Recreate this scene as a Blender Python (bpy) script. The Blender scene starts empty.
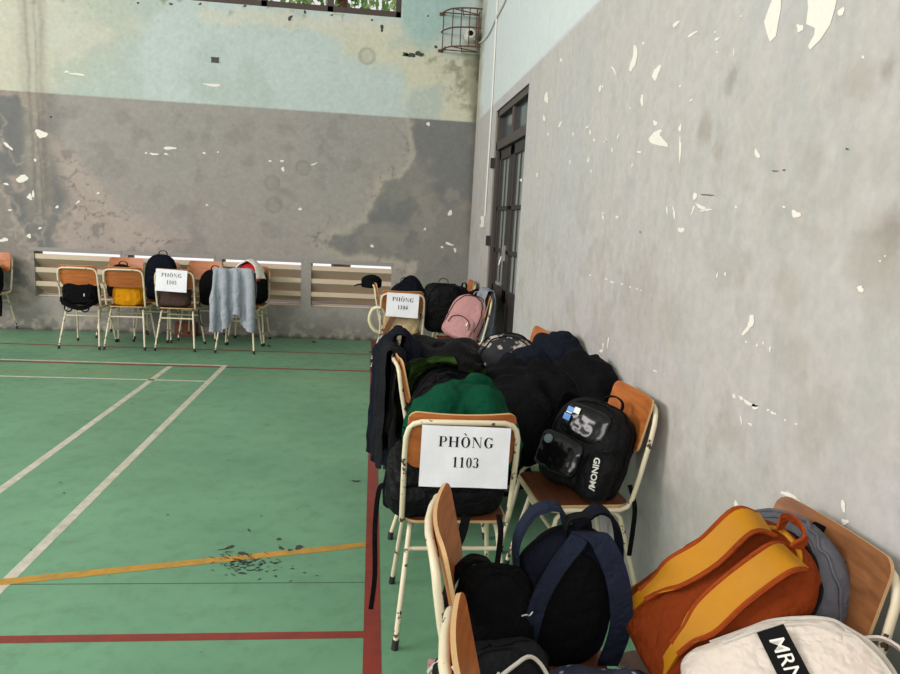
import bpy, bmesh, math, random
import numpy as np
from mathutils import Vector, Matrix, noise as mnoise
sc = bpy.context.scene
C = sc.collection
PI = math.pi
# ------------------------------------------------------------------ camera, light, exposure
RC = np.array([[0.9932111118830552, 0.03329973860881951, 0.11145768094038759],
               [-0.1043224826546933, -0.16891398486162051, 0.9800943247111114],
               [0.051463645855943436, -0.9850681159832311, -0.16429333531358326]])
FP = 698.45; EYE = 1.5
cd = bpy.data.cameras.new('camera'); cam = bpy.data.objects.new('camera', cd); C.objects.link(cam)
cd.sensor_width = 36; cd.lens = FP / 900 * 36; cd.clip_start = 0.02
cam.matrix_world = Matrix(((RC[0][0], -RC[0][1], -RC[0][2], 0), (RC[1][0], -RC[1][1], -RC[1][2], 0), (RC[2][0], -RC[2][1], -RC[2][2], EYE), (0, 0, 0, 1)))
sc.camera = cam
w = bpy.data.worlds.new('world'); sc.world = w; w.use_nodes = True
w.node_tree.nodes['Background'].inputs[0].default_value = (1.0, 0.955, 0.99, 1)
w.node_tree.nodes['Background'].inputs[1].default_value = 1.0
def area(name, loc, target, sx, sy, power, col):
    l = bpy.data.lights.new(name, 'AREA'); l.shape = 'RECTANGLE'; l.size = sx; l.size_y = sy; l.energy = power; l.color = col
    o = bpy.data.objects.new(name, l); C.objects.link(o); o.location = loc
    o.rotation_euler = (Vector(target) - Vector(loc)).to_track_quat('-Z', 'Y').to_euler()
area('daylight_side', (-8.0, 1.5, 4.6), (0.5, 3.6, 0.6), 5.0, 2.2, 560, (1.0, 0.945, 0.93))
area('daylight_rear', (-3.5, -6.0, 4.8), (-1.2, 6.0, 1.2), 6.0, 2.0, 320, (1.0, 0.945, 0.93))
sc.view_settings.view_transform = 'Standard'; sc.view_settings.look = 'None'
sc.view_settings.exposure = 0.1; sc.view_settings.gamma = 1.0
WX = 1.14; WY = 8.468
# ------------------------------------------------------------------ measuring helpers (world points on the real surfaces)
def ray(u, v): return RC @ np.array([u - 450, v - 337, FP])
def PF(u, v, z=0.0):
    d = ray(u, v); t = (z - EYE) / d[2]; return np.array([0, 0, EYE]) + t * d
def PX(u, v, x=WX): d = ray(u, v); return np.array([0, 0, EYE]) + d * x / d[0]
def PY(u, v, y=WY): d = ray(u, v); return np.array([0, 0, EYE]) + d * y / d[1]
# ------------------------------------------------------------------ materials
def srgb(r, g, b):
    f = lambda c: (c / 255 / 12.92) if c / 255 <= .04045 else ((c / 255 + .055) / 1.055) ** 2.4
    return (f(r), f(g), f(b), 1)
class NT:
    def __init__(s, name):
        s.m = bpy.data.materials.new(name); s.m.use_nodes = True; s.t = s.m.node_tree; s.n = s.t.nodes
        s.b = s.n['Principled BSDF']
    def add(s, ty, **kw):
        n = s.n.new(ty)
        for k, v in kw.items():
            if isinstance(k, str) and hasattr(n, k): setattr(n, k, v)
            else: n.inputs[k].default_value = v
        return n
    def link(s, a, b): s.t.links.new(a, b)
    def noise(s, scale, detail=4, rough=.6, vec=None):
        n = s.n.new('ShaderNodeTexNoise'); n.inputs['Scale'].default_value = scale; n.inputs['Detail'].default_value = detail; n.inputs['Roughness'].default_value = rough
        if vec is None: vec = s.coord()
        s.link(vec, n.inputs['Vector']); return n.outputs['Fac']
    def coord(s):
        if not hasattr(s, '_c'): s._c = s.n.new('ShaderNodeTexCoord')
        return s._c.outputs['Object']
    def ramp(s, fac, stops):
        r = s.n.new('ShaderNodeValToRGB'); e = r.color_ramp.elements
        while len(e) < len(stops): e.new(0.5)
        for i, (p, c) in enumerate(stops):
            e[i].position = p; e[i].color = c if len(c) == 4 else (*c, 1)
        s.link(fac, r.inputs[0]); return r.outputs[0]
    def mix(s, fac, a, b, mode='MIX'):
        m = s.n.new('ShaderNodeMix'); m.data_type = 'RGBA'; m.blend_type = mode
        if isinstance(fac, (int, float)): m.inputs[0].default_value = fac
        else: s.link(fac, m.inputs[0])
        for i, v in ((6, a), (7, b)):
            if isinstance(v, tuple): m.inputs[i].default_value = v
            else: s.link(v, m.inputs[i])
        return m.outputs[2]
    def bump(s, h, strength, dist=.01):
        b = s.n.new('ShaderNodeBump'); b.inputs['Strength'].default_value = strength; b.inputs['Distance'].default_value = dist
        s.link(h, b.inputs['Height']); s.link(b.outputs[0], s.b.inputs['Normal'])
def grey(v): return (v, v, v, 1)
def fabric(name, col, rough=.9, var=.25, bump=.25, scale=55, sheen=.0, spec=.09, fold=.6):
    t = NT(name); n1 = t.noise(scale, 3); n2 = t.noise(4, 3)
    c2 = tuple(c * (1 - var) for c in col[:3]) + (1,); c3 = tuple(min(1, c * (1 + var)) for c in col[:3]) + (1,)
    t.link(t.ramp(n2, [(.3, c2), (.7, c3)]), t.b.inputs['Base Color'])
    t.b.inputs['Roughness'].default_value = rough; t.b.inputs['Specular IOR Level'].default_value = spec
    t.b.inputs['Sheen Weight'].default_value = sheen; t.b.inputs['Sheen Roughness'].default_value = .5
    n3 = t.noise(11, 3, .55); rg = t.n.new('ShaderNodeMath'); rg.operation = 'PINGPONG'; rg.inputs[1].default_value = .14; t.link(n3, rg.inputs[0])
    b1 = t.n.new('ShaderNodeBump'); b1.inputs['Strength'].default_value = fold; b1.inputs['Distance'].default_value = .06; t.link(rg.outputs[0], b1.inputs['Height'])
    b = t.n.new('ShaderNodeBump'); b.inputs['Strength'].default_value = bump; b.inputs['Distance'].default_value = .002; t.link(n1, b.inputs['Height']); t.link(b1.outputs[0], b.inputs['Normal']); t.link(b.outputs[0], t.b.inputs['Normal']); return t.m
def plain(name, col, rough=.6, metal=0, spec=.5, bump=0, scale=60):
    t = NT(name); t.b.inputs['Base Color'].default_value = col; t.b.inputs['Roughness'].default_value = rough
    t.b.inputs['Metallic'].default_value = metal; t.b.inputs['Specular IOR Level'].default_value = spec
    n = t.noise(scale, 3)
    t.link(t.mix(n, tuple(c * .9 for c in col[:3]) + (1,), tuple(min(1, c * 1.08) for c in col[:3]) + (1,)), t.b.inputs['Base Color'])
    if bump: t.bump(n, bump, .002)
    return t.m
M = {}
def build_mats():
    t = NT('cream_enamel')                       # chipped cream paint on steel tube
    n = t.noise(17, 5, .62); n2 = t.noise(5, 3)
    mask = t.ramp(n, [(.61, grey(0)), (.62, grey(1))])
    base = t.mix(n2, srgb(226, 216, 188), srgb(205, 192, 160))
    t.link(t.mix(mask, base, srgb(70, 52, 42)), t.b.inputs['Base Color']); t.b.inputs['Roughness'].default_value = .38
    t.bump(n, .15, .002); M['enamel'] = t.m
    for key, a, b in (('ply', (188, 112, 52), (150, 80, 34)), ('ply_dark', (150, 98, 58), (112, 70, 40)), ('seat', (128, 78, 50), (95, 56, 36))):
        t = NT(key + '_wood'); mp = t.add('ShaderNodeMapping'); mp.inputs['Scale'].default_value = (3, 30, 30); t.link(t.coord(), mp.inputs[0])
        n = t.noise(1.6, 5, .6, mp.outputs[0]); n2 = t.noise(9, 4)
        oi = t.n.new('ShaderNodeObjectInfo')
        c = t.ramp(n, [(.3, srgb(*b)), (.7, srgb(*a))])
        c = t.mix(t.ramp(n2, [(.62, grey(0)), (.75, grey(.45))]), c, srgb(90, 58, 38))
        hs = t.n.new('ShaderNodeHueSaturation'); t.link(c, hs.inputs['Color'])
        mr = t.n.new('ShaderNodeMapRange'); mr.inputs[3].default_value = .82; mr.inputs[4].default_value = 1.12
        t.link(oi.outputs['Random'], mr.inputs[0]); t.link(mr.outputs[0], hs.inputs['Value'])
        t.link(hs.outputs[0], t.b.inputs['Base Color']); t.b.inputs['Roughness'].default_value = .42; t.bump(n, .1, .002); M[key] = t.m
    M['edge'] = plain('ply_edge', srgb(196, 158, 110), .7)
    M['rubber'] = plain('black_rubber', srgb(34, 32, 30), .7)
    t = NT('painted_wall'); a = t.n.new('ShaderNodeVertexColor'); a.layer_name = 'paint'
    n = t.noise(22, 6, .7); n2 = t.noise(180, 3)
    c = t.mix(.5, a.outputs[0], t.ramp(n, [(.25, grey(.38)), (.75, grey(.62))]), 'OVERLAY')
    t.link(c, t.b.inputs['Base Color']); t.b.inputs['Roughness'].default_value = .8; t.bump(n, .25, .006); M['wall'] = t.m
    M['flake'] = plain('bare_plaster', srgb(232, 228, 216), .9, bump=.2)
    M['plaster_grey'] = plain('grey_plaster', srgb(150, 146, 140), .9)
    M['slat'] = plain('louvre_cement', srgb(208, 190, 166), .9, bump=.3, scale=30)
    # floor
    t = NT('green_court_paint'); n = t.noise(1.1, 6, .6); n2 = t.noise(9, 6, .7); n3 = t.noise(70, 3)
    c = t.ramp(n, [(.3, srgb(92, 136, 106)), (.7, srgb(112, 158, 124))])
    c = t.mix(t.ramp(n2, [(.5, grey(0)), (.75, grey(.6))]), c, srgb(88, 120, 94))
    c = t.mix(t.ramp(n3, [(.68, grey(0)), (.74, grey(.35))]), c, srgb(70, 84, 74))
    t.link(c, t.b.inputs['Base Color'])
    t.link(t.ramp(n2, [(.3, grey(.34)), (.8, grey(.58))]), t.b.inputs['Roughness']); t.bump(n2, .08, .003); M['floor'] = t.m
    def linepaint(name, a, b):
        t = NT(name); n = t.noise(14, 6, .7)
        t.link(t.ramp(n, [(.35, srgb(*a)), (.68, srgb(*b))]), t.b.inputs['Base Color']); t.b.inputs['Roughness'].default_value = .5; return t.m
    M['line_white'] = linepaint('line_white', (206, 198, 182), (166, 166, 146))
    M['line_red'] = linepaint('line_red', (142, 50, 40), (112, 48, 38))
    M['line_orange'] = linepaint('line_orange', (196, 142, 48), (150, 122, 56))
    M['line_faded'] = linepaint('line_faded', (150, 146, 72), (110, 140, 96))
    M['scuff'] = plain('black_scuff', srgb(52, 62, 56), .7)
    M['seam'] = plain('floor_seam', srgb(66, 88, 74), .8)
    M['door'] = plain('door_paint', srgb(74, 66, 60), .55, bump=.3)
    M['door_dark'] = plain('door_dark', srgb(48, 42, 40), .5)
    M['glass'] = plain('dark_glass', srgb(58, 70, 74), .12)
    M['glass_pale'] = plain('dusty_glass', srgb(150, 158, 152), .3)
    M['steel'] = plain('galvanised_steel', srgb(190, 188, 182), .35, .6)
    M['rust'] = plain('rusty_wire', srgb(92, 62, 50), .8, bump=.3)
    M['white'] = plain('white_plastic', srgb(226, 224, 216), .5)
    M['window_frame'] = plain('window_frame_brown', srgb(66, 52, 44), .6)
    t = NT('window_glass'); t.b.inputs['Transmission Weight'].default_value = 1; t.b.inputs['Roughness'].default_value = .02; t.b.inputs['IOR'].default_value = 1.02; M['clear_glass'] = t.m
    M['leaf'] = plain('tree_leaf', srgb(170, 200, 120), .7)
    M['leaf2'] = plain('tree_leaf_dark', srgb(120, 165, 90), .7)
    M['paper'] = plain('paper', srgb(236, 236, 240), .8, bump=.05, scale=20)
    M['ink'] = plain('ink', srgb(14, 13, 14), .8, spec=.15)
    M['brick'] = plain('brick_red', srgb(140, 86, 64), .9)
    M['black'] = fabric('black_fabric', srgb(13, 13, 15), var=.2)
    M['black2'] = fabric('black_nylon', srgb(12, 12, 14), .6, var=.2, spec=.14)
    M['char'] = fabric('charcoal_fabric', srgb(27, 28, 31))
    M['navy'] = fabric('navy_fabric', srgb(19, 22, 33))
    M['navy2'] = fabric('navy_canvas', srgb(33, 38, 54), var=.15)
    M['mesh'] = fabric('black_mesh', srgb(18, 18, 19), 1, sheen=0, spec=.05)
    M['green'] = fabric('green_fabric', srgb(6, 64, 43), var=.12)
    M['lining'] = fabric('green_lining', srgb(74, 100, 50), var=.3)
    M['grey'] = fabric('grey_canvas', srgb(92, 92, 98), var=.12)
    M['shirt'] = fabric('pale_grey_cotton', srgb(158, 164, 172), var=.08)
    M['bluegrey'] = fabric('blue_grey_cotton', srgb(142, 150, 158), var=.1)
    M['yellow'] = fabric('mustard_fabric', srgb(196, 132, 16), var=.08)
    M['strap_y'] = fabric('mustard_nylon', srgb(176, 118, 4), .6, var=.12, spec=.3, fold=.1)
    M['orange'] = fabric('rust_orange_fabric', srgb(122, 50, 18), var=.12)
    M['orange2'] = fabric('rust_orange_edging', srgb(142, 62, 24), var=.12)
    M['cream'] = fabric('cream_canvas', srgb(214, 202, 190), .8, var=.05)
    M['pink'] = fabric('dusty_pink_nylon', srgb(188, 140, 138), .6, var=.1)
    M['tan'] = fabric('tan_cotton', srgb(190, 168, 130), var=.12)
    M['brown'] = fabric('dark_brown_fabric', srgb(70, 56, 50), var=.15)
    M['red'] = fabric('red_fabric', srgb(190, 40, 44), var=.12)
    M['offwhite'] = fabric('off_white_cotton', srgb(226, 220, 208), var=.06)
    M['piping'] = plain('grey_piping', srgb(190, 186, 176), .6)
    M['leather'] = plain('brown_leather', srgb(120, 76, 50), .5, bump=.3)
    t = NT('clear_vinyl'); t.b.inputs['Roughness'].default_value = .16; t.b.inputs['Specular IOR Level'].default_value = .35
    n = t.noise(9, 2); t.bump(n, .8, .02); t.link(t.ramp(t.noise(10, 4), [(.45, srgb(12, 12, 13)), (.70, srgb(20, 20, 20)), (.80, srgb(52, 50, 48))]), t.b.inputs['Base Color']); M['vinyl'] = t.m
    M['blue'] = plain('blue_print', srgb(60, 130, 200), .4)
    t = NT('floral_fabric'); n = t.noise(15, 2, .5); n2 = t.noise(34, 3)
    c = t.ramp(n, [(.56, srgb(22, 22, 28)), (.59, srgb(170, 160, 150))]); c = t.mix(t.ramp(n2, [(.35, grey(1)), (.5, grey(0))]), c, srgb(28, 28, 34))
    t.link(c, t.b.inputs['Base Color']); t.b.inputs['Roughness'].default_value = .8; t.bump(n2, .2, .003); M['floral'] = t.m
    t = NT('polka_fabric'); v = t.n.new('ShaderNodeTexVoronoi'); v.inputs['Scale'].default_value = 42; v.inputs['Randomness'].default_value = .35; t.link(t.coord(), v.inputs['Vector'])
    t.link(t.ramp(v.outputs['Distance'], [(.2, srgb(150, 156, 178)), (.26, srgb(38, 42, 62))]), t.b.inputs['Base Color']); t.b.inputs['Roughness'].default_value = .9; M['polka'] = t.m
    t = NT('woven_yellow'); M['basket'] = plain('cream_vinyl', srgb(222, 212, 176), .5)
build_mats()
# ------------------------------------------------------------------ mesh helpers
class MB:
    def __init__(s): s.v = []; s.f = []; s.mi = []; s.k = 0
    def add(s, vs, fs):
        o = len(s.v); s.v += [tuple(map(float, p)) for p in vs]; s.f += [tuple(i + o for i in f) for f in fs]; s.mi += [s.k] * len(fs); return s
    def box(s, lo, hi, rot=None, piv=None):
        x0, y0, z0 = lo; x1, y1, z1 = hi
        vs = [Vector(p) for p in ((x0, y0, z0), (x1, y0, z0), (x1, y1, z0), (x0, y1, z0), (x0, y0, z1), (x1, y0, z1), (x1, y1, z1), (x0, y1, z1))]
        if rot is not None:
            pv = Vector(piv if piv else ((x0 + x1) / 2, (y0 + y1) / 2, (z0 + z1) / 2)); vs = [rot @ (p - pv) + pv for p in vs]
        return s.add(vs, [(0, 3, 2, 1), (4, 5, 6, 7), (0, 1, 5, 4), (1, 2, 6, 5), (2, 3, 7, 6), (3, 0, 4, 7)])
    def poly(s, pts): return s.add(pts, [tuple(range(len(pts)))])
    def tube(s, pts, r, n=10, closed=False, smooth=0):
        P = [Vector(p) for p in pts]
        if smooth: P = spline(P, smooth, closed)
        N = len(P); rs = r if isinstance(r, (list, tuple)) else [r] * N
        if len(rs) != N: rs = list(np.interp(np.linspace(0, 1, N), np.linspace(0, 1, len(rs)), rs))
        vs = []; up = None
        for i, p in enumerate(P):
            a = P[(i - 1) % N] if (closed or i) else p; b = P[(i + 1) % N] if (closed or i < N - 1) else p
            t = (b - a); t = t.normalized() if t.length > 1e-9 else Vector((0, 0, 1))
            if up is None: up = t.orthogonal().normalized()
            up = (up - t * up.dot(t)); up = up.normalized() if up.length > 1e-6 else t.orthogonal().normalized()
            q = t.cross(up)
            for k in range(n):
                an = 2 * PI * k / n; vs.append(p + (up * math.cos(an) + q * math.sin(an)) * rs[i])
        fs = []
        for i in range(N if closed else N - 1):
            j = (i + 1) % N
            for k in range(n): fs.append((i * n + k, i * n + (k + 1) % n, j * n + (k + 1) % n, j * n + k))
        if not closed: fs += [tuple(range(n))[::-1], tuple((N - 1) * n + k for k in range(n))]
        return s.add(vs, fs)
    def strap(s, pts, w, th, side, smooth=6, prof=None):
        """flat band: pts centre line, side = function or vector giving width direction"""
        P = spline([Vector(p) for p in pts], smooth) if smooth else [Vector(p) for p in pts]
        N = len(P); vs = []
        for i, p in enumerate(P):
            t = (P[min(i + 1, N - 1)] - P[max(i - 1, 0)]).normalized()
            sd = Vector(side); sd = (sd - t * sd.dot(t)); sd = sd.normalized() if sd.length > 1e-5 else t.orthogonal().normalized()
            n = t.cross(sd); ww = w * (prof(i / (N - 1)) if prof else 1)
            for a, b in ((-.5, -.5), (-.42, .5), (.42, .5), (.5, -.5)): vs.append(p + sd * (a * ww) + n * (b * th))
        fs = []
        for i in range(N - 1):
            for k in range(4): fs.append((i * 4 + k, i * 4 + (k + 1) % 4, (i + 1) * 4 + (k + 1) % 4, (i + 1) * 4 + k))
        fs += [(3, 2, 1, 0), tuple((N - 1) * 4 + k for k in range(4))]
        return s.add(vs, fs)
    def blob(s, c, r, n=14, m=9, rot=None):
        vs = []; c = Vector(c)
        for i in range(m + 1):
            ph = -PI / 2 + PI * i / m
            for k in range(n):
                a = 2 * PI * k / n; q = Vector((r[0] * math.cos(ph) * math.cos(a), r[1] * math.cos(ph) * math.sin(a), r[2] * math.sin(ph)))
                vs.append(c + (rot @ q if rot else q))
        return s.add(vs, [(i * n + k, i * n + (k + 1) % n, (i + 1) * n + (k + 1) % n, (i + 1) * n + k) for i in range(m) for k in range(n)])
    def build(s, name, mats, parent=None, smooth=True, loc=None, bevel=0, sub=0):
        me = bpy.data.meshes.new(name)
        vs = s.v
        if loc is not None: vs = [(a - loc[0], b - loc[1], c - loc[2]) for a, b, c in vs]
        me.from_pydata(vs, [], s.f); 
        if not isinstance(mats, (list, tuple)): mats = [mats]
        for m in mats: me.materials.append(m)
        me.polygons.foreach_set('material_index', s.mi)
        bm = bmesh.new(); bm.from_mesh(me); bmesh.ops.remove_doubles(bm, verts=bm.verts, dist=1e-6)
        if len(bm.faces) < 40000: bmesh.ops.recalc_face_normals(bm, faces=bm.faces)
        bm.to_mesh(me); bm.free()
        me.polygons.foreach_set('use_smooth', [smooth] * len(me.polygons)); me.update()
        o = bpy.data.objects.new(name, me); C.objects.link(o)
        if loc is not None: o.location = loc
        if parent: o.parent = parent
        if bevel:
            b = o.modifiers.new('bevel', 'BEVEL'); b.width = bevel; b.segments = 2; b.limit_method = 'ANGLE'
        if sub:
            b = o.modifiers.new('sub', 'SUBSURF'); b.levels = sub; b.render_levels = sub
        if smooth and not sub:
            b = o.modifiers.new('en', 'EDGE_SPLIT'); b.split_angle = math.radians(50)
        return o
def spline(P, k, closed=False):
    P = [Vector(p) for p in P]; N = len(P); out = []
    if N < 3: return P
    rng = range(N if closed else N - 1)
    for i in rng:
        g = (lambda j: P[j % N]) if closed else (lambda j: P[min(max(j, 0), N - 1)])
        a, b, c, d = g(i - 1), g(i), g(i + 1), g(i + 2)
        for j in range(k):
            t = j / k; out.append(.5 * ((2 * b) + (c - a) * t + (2 * a - 5 * b + 4 * c - d) * t * t + (3 * b - a - 3 * c + d) * t ** 3))
    if not closed: out.append(P[-1])
    return out
def tag(o, label=None, cat=None, group=None, kind=None):
    if label: o['label'] = label
    if cat: o['category'] = cat
    if group: o['group'] = group
    if kind: o['kind'] = kind
    return o
def thing(name, label, cat, loc=(0, 0, 0), rz=0, group=None):
    o = bpy.data.objects.new(name, None); C.objects.link(o); o.location = loc; o.rotation_euler = (0, 0, rz); o.empty_display_size = .1
    return tag(o, label, cat, group)
def dup(root, loc, rz, label):
    r = root.copy(); C.objects.link(r); r.location = loc; r.rotation_euler = (0, 0, rz); r['label'] = label
    for ch in list(root.children):
        c = ch.copy(); C.objects.link(c); c.parent = r
        for g in list(ch.children):
            d = g.copy(); C.objects.link(d); d.parent = c
    return r
def orient(o, loc, zaxis, front):
    """local +z -> zaxis, local -y -> front"""
    z = Vector(zaxis).normalized(); f = Vector(front); f = (f - z * f.dot(z)).normalized(); y = -f; x = y.cross(z)
    m = Matrix((x, y, z)).transposed(); o.rotation_euler = m.to_euler(); o.location = loc
# ------------------------------------------------------------------ numpy noise for the stains of the walls
rng = np.random.default_rng(7)
def vnoise(X, Y, s, seed):
    r = np.random.default_rng(seed); G = r.random((97, 97)); x = X * s + 37.3; y = Y * s + 51.7
    xi = np.floor(x).astype(int); yi = np.floor(y).astype(int); fx = x - xi; fy = y - yi; fx = fx * fx * (3 - 2 * fx); fy = fy * fy * (3 - 2 * fy)
    g = lambda a, b: G[a % 97, b % 97]
    return (g(xi, yi) * (1 - fx) + g(xi + 1, yi) * fx) * (1 - fy) + (g(xi, yi + 1) * (1 - fx) + g(xi + 1, yi + 1) * fx) * fy
def fbm(X, Y, s, seed, o=5):
    a = 0; t = 0; w_ = 1
    for i in range(o): a = a + w_ * vnoise(X, Y, s * 2 ** i, seed + i); t += w_; w_ *= .55
    return a / t
def sstep(a, b, x):
    t = np.clip((x - a) / (b - a), 0, 1); return t * t * (3 - 2 * t)
def polymask(X, Y, pts, soft, warp=.12, seed=3, ws=3.0):
    X = X + (fbm(X, Y, ws, seed) - .5) * 2 * warp; Y = Y + (fbm(X, Y, ws, seed + 50) - .5) * 2 * warp
    n = len(pts); d = np.full(X.shape, 1e9); ins = np.zeros(X.shape, bool)
    for i in range(n):
        ax, ay = pts[i]; bx, by = pts[(i + 1) % n]
        ex, ey = bx - ax, by - ay; t = np.clip(((X - ax) * ex + (Y - ay) * ey) / (ex * ex + ey * ey + 1e-12), 0, 1)
        d = np.minimum(d, np.hypot(X - ax - ex * t, Y - ay - ey * t))
        cond = (ay > Y) != (by > Y); xs = ax + (Y - ay) / (by - ay + 1e-12) * ex; ins ^= cond & (X < xs)
    sd = np.where(ins, d, -d); return sstep(-soft, soft, sd), sd
def col3(r, g, b): return np.array(srgb(r, g, b)[:3])
def blend(A, c, m): return A * (1 - m[..., None]) + c * m[..., None]
def wall_grid(name, us, vs, to3d, holes, colfn, extra=None):
    U, V = np.meshgrid(us, vs, indexing='ij'); nu, nv = U.shape
    P = to3d(U, V).reshape(-1, 3)
    uc = (us[:-1] + us[1:]) / 2; vc = (vs[:-1] + vs[1:]) / 2
    keep = np.ones((nu - 1, nv - 1), bool)
    for (a, b, c_, d) in holes: keep &= ~(((uc[:, None] > a) & (uc[:, None] < b)) & ((vc[None] > c_) & (vc[None] < d)))
    I, J = np.nonzero(keep); base = I * nv + J
    F = np.stack([base, base + nv, base + nv + 1, base + 1], 1)
    me = bpy.data.meshes.new(name); verts = P.tolist(); faces = F.tolist(); mi = [0] * len(faces)
    cols = np.concatenate([colfn(U, V).reshape(-1, 3), np.ones((nu * nv, 1))], 1)
    if extra:
        o = len(verts); verts += extra.v; faces += [[i + o for i in f] for f in extra.f]; mi += [k + 1 for k in extra.mi]
        cols = np.concatenate([cols, np.ones((len(extra.v), 4))])
    me.from_pydata(verts, [], faces); a = me.color_attributes.new('paint', 'FLOAT_COLOR', 'POINT')
    a.data.foreach_set('color', cols.astype(np.float32).ravel()); me.polygons.foreach_set('material_index', mi)
    me.materials.append(M['wall']); me.update()
    o = bpy.data.objects.new(name, me); C.objects.link(o); o['kind'] = 'structure'; return o
# ------------------------------------------------------------------ the room
def axis(lo, hi, step, cuts):
    a = list(np.arange(lo, hi, step)) + [hi]; a = [v for v in a if all(abs(v - c) > step * .4 for c in cuts if lo < c < hi)] + [c for c in cuts if lo <= c <= hi]
    return np.array(sorted(set(np.round(a, 5))))
VENTS = [(-3.86, -2.92), (-2.83, -1.87), (-1.775, -.862), (-.742, .212)]; VZ = (.395, .915)
WIN = (-2.1, .212, 3.745, 5.2)
CEIL = 6.2; ROOM_L = -13.0; ROOM_B = -7.0
def bw(*pts): return [(PY(u, v)[0], PY(u, v)[2]) for u, v in pts]
def back_cols(X, Z):
    n1 = fbm(X, Z, 1.1, 11); n2 = fbm(X, Z, 5, 21); n3 = fbm(X * 1, Z * 1, 14, 31)
    up = np.broadcast_to(col3(182, 194, 190), X.shape + (3,)).copy()
    low = np.broadcast_to(col3(150, 146, 140), X.shape + (3,)).copy()
    low = blend(low, col3(152, 146, 140), sstep(.4, .65, n1)); low = blend(low, col3(126, 124, 118), sstep(.55, .75, n2) * .5)
    # damp beige bloom upper left and upper right
    m, sd = polymask(X, Z, bw((-60, -60), (110, -60), (140, 20), (110, 60), (60, 100), (30, 130), (-60, 130)), .25, .25, 41)
    up = blend(up, col3(196, 190, 168), m * (.45 + .5 * n2)); up = blend(up, col3(164, 178, 166), sstep(.5, .62, n1) * .5)
    m, sd = polymask(X, Z, bw((330, 30), (400, 22), (500, 70), (500, 130), (405, 130), (412, 90), (400, 70), (350, 50)), .14, .16, 43, 4)
    up = blend(up, col3(198, 194, 170), m * .9)
    m, sd = polymask(X, Z, bw((405, -20), (480, -20), (452, 30), (425, 48), (392, 44)), .10, .12, 47); up = blend(up, col3(150, 178, 172), m * .8)
    m, sd = polymask(X, Z, bw((413, 90), (440, 82), (442, 112), (440, 122), (408, 122)), .05, .07, 49); up = blend(up, col3(160, 178, 176), m * .6)
    m, sd = polymask(X, Z, bw((415, 45), (440, 55), (500, 60), (500, 110), (452, 105), (440, 75)), .08, .16, 53, 5); up = blend(up, col3(132, 130, 108), m * sstep(.42, .7, n3) * .8)
    m, sd = polymask(X, Z, bw((466, 20), (500, 20), (500, 125), (470, 125)), .05, .1, 59, 5); up = blend(up, col3(120, 118, 92), m * .6)
    up = blend(up, col3(130, 128, 108), sstep(.63, .74, n3) * sstep(3.35, 3.75, Z) * sstep(.1, -.6, X) * .8 + 0)
    m, sd = polymask(X, Z, bw((200, 8), (402, 22), (410, 40), (380, 34), (200, 20)), .06, .08, 57, 6); up = blend(up, col3(200, 196, 178), m * .7)
    # lower: big dark bluish patch, right
    P = bw((408, 110), (420, 150), (408, 168), (398, 178), (384, 182), (376, 200), (368, 222), (345, 232), (320, 238), (345, 255), (420, 262), (400, 300), (420, 420), (520, 420), (520, 110))
    m, sd = polymask(X, Z, P, .03, .10, 61, 3.5)
    low = blend(low, col3(124, 122, 116), m * .8); low = blend(low, col3(112, 113, 112), m * sstep(.46, .62, fbm(X, Z, 2.2, 71)) * .8)
    low = blend(low, col3(146, 141, 130), m * sstep(.58, .70, fbm(X, Z, 3.1, 75)) * .6)
    rim = np.exp(-((sd + .02) / .035) ** 2) + .35 * sstep(-.5, 0, sd) * (sd < 0); low = blend(low, col3(172, 165, 150), np.clip(rim, 0, 1) * .7 * (.5 + n2)); v_ = np.abs(fbm(X, Z, 3.4, 77) - .5); low = blend(low, col3(104, 100, 92), np.exp(-(v_ / .012) ** 2) * np.exp(-((sd + .06) / .12) ** 2) * .7)
    # left: stained zone with pinkish veins
    P = bw((-80, 60), (48, 88), (58, 110), (50, 140), (88, 190), (118, 225), (110, 250), (60, 250), (30, 300), (-80, 320))
    m, sd = polymask(X, Z, P, .12, .16, 81, 3)
    low = blend(low, col3(130, 121, 114), m * .8)
    low = blend(low, col3(106, 107, 107), m * sstep(.47, .54, fbm(X, Z, 1.9, 83)) * .85); low = blend(low, col3(168, 154, 142), m * np.exp(-(((fbm(X, Z, 1.9, 83) - .46)) / .02) ** 2) * .6)
    v_ = np.abs(fbm(X, Z, 2.4, 87) - .5); low = blend(low, col3(170, 158, 146), m * np.exp(-(v_ / .018) ** 2) * .55)
    P = bw((52, 140), (70, 150), (120, 215), (190, 235), (150, 256), (60, 250), (70, 200)); m2, _ = polymask(X, Z, P, .12, .14, 89)
    low = blend(low, col3(172, 158, 148), m2 * .8); low = blend(low, col3(118, 112, 106), m2 * sstep(.6, .66, fbm(X, Z, 4.5, 97)) * .7); v_ = np.abs(fbm(X, Z * 2.2, 3.2, 91) - .5); low = blend(low, col3(104, 98, 92), m2 * np.exp(-(v_ / .014) ** 2) * .75)
    # vertical run marks at x ~ 33 px
    for px, wd, c_, s_ in ((25, .05, (146, 138, 126), .4), (34, .09, (164, 156, 142), .5), (42, .03, (110, 102, 94), .5), (30, .02, (100, 94, 86), .5), (38, .012, (96, 90, 82), .5), (47, .04, (140, 132, 120), .35)):
        xc = PY(px, 100)[0] + (fbm(Z, Z, 2, 95 + px) - .5) * .08
        mm = np.exp(-((X - xc) / wd) ** 2) * s_ * sstep(1.0, 1.6, Z) * (.5 + .5 * n3 / .5); low = blend(low, col3(*c_), np.clip(mm, 0, 1)); up = blend(up, col3(*c_), np.clip(mm * .7, 0, 1))
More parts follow.
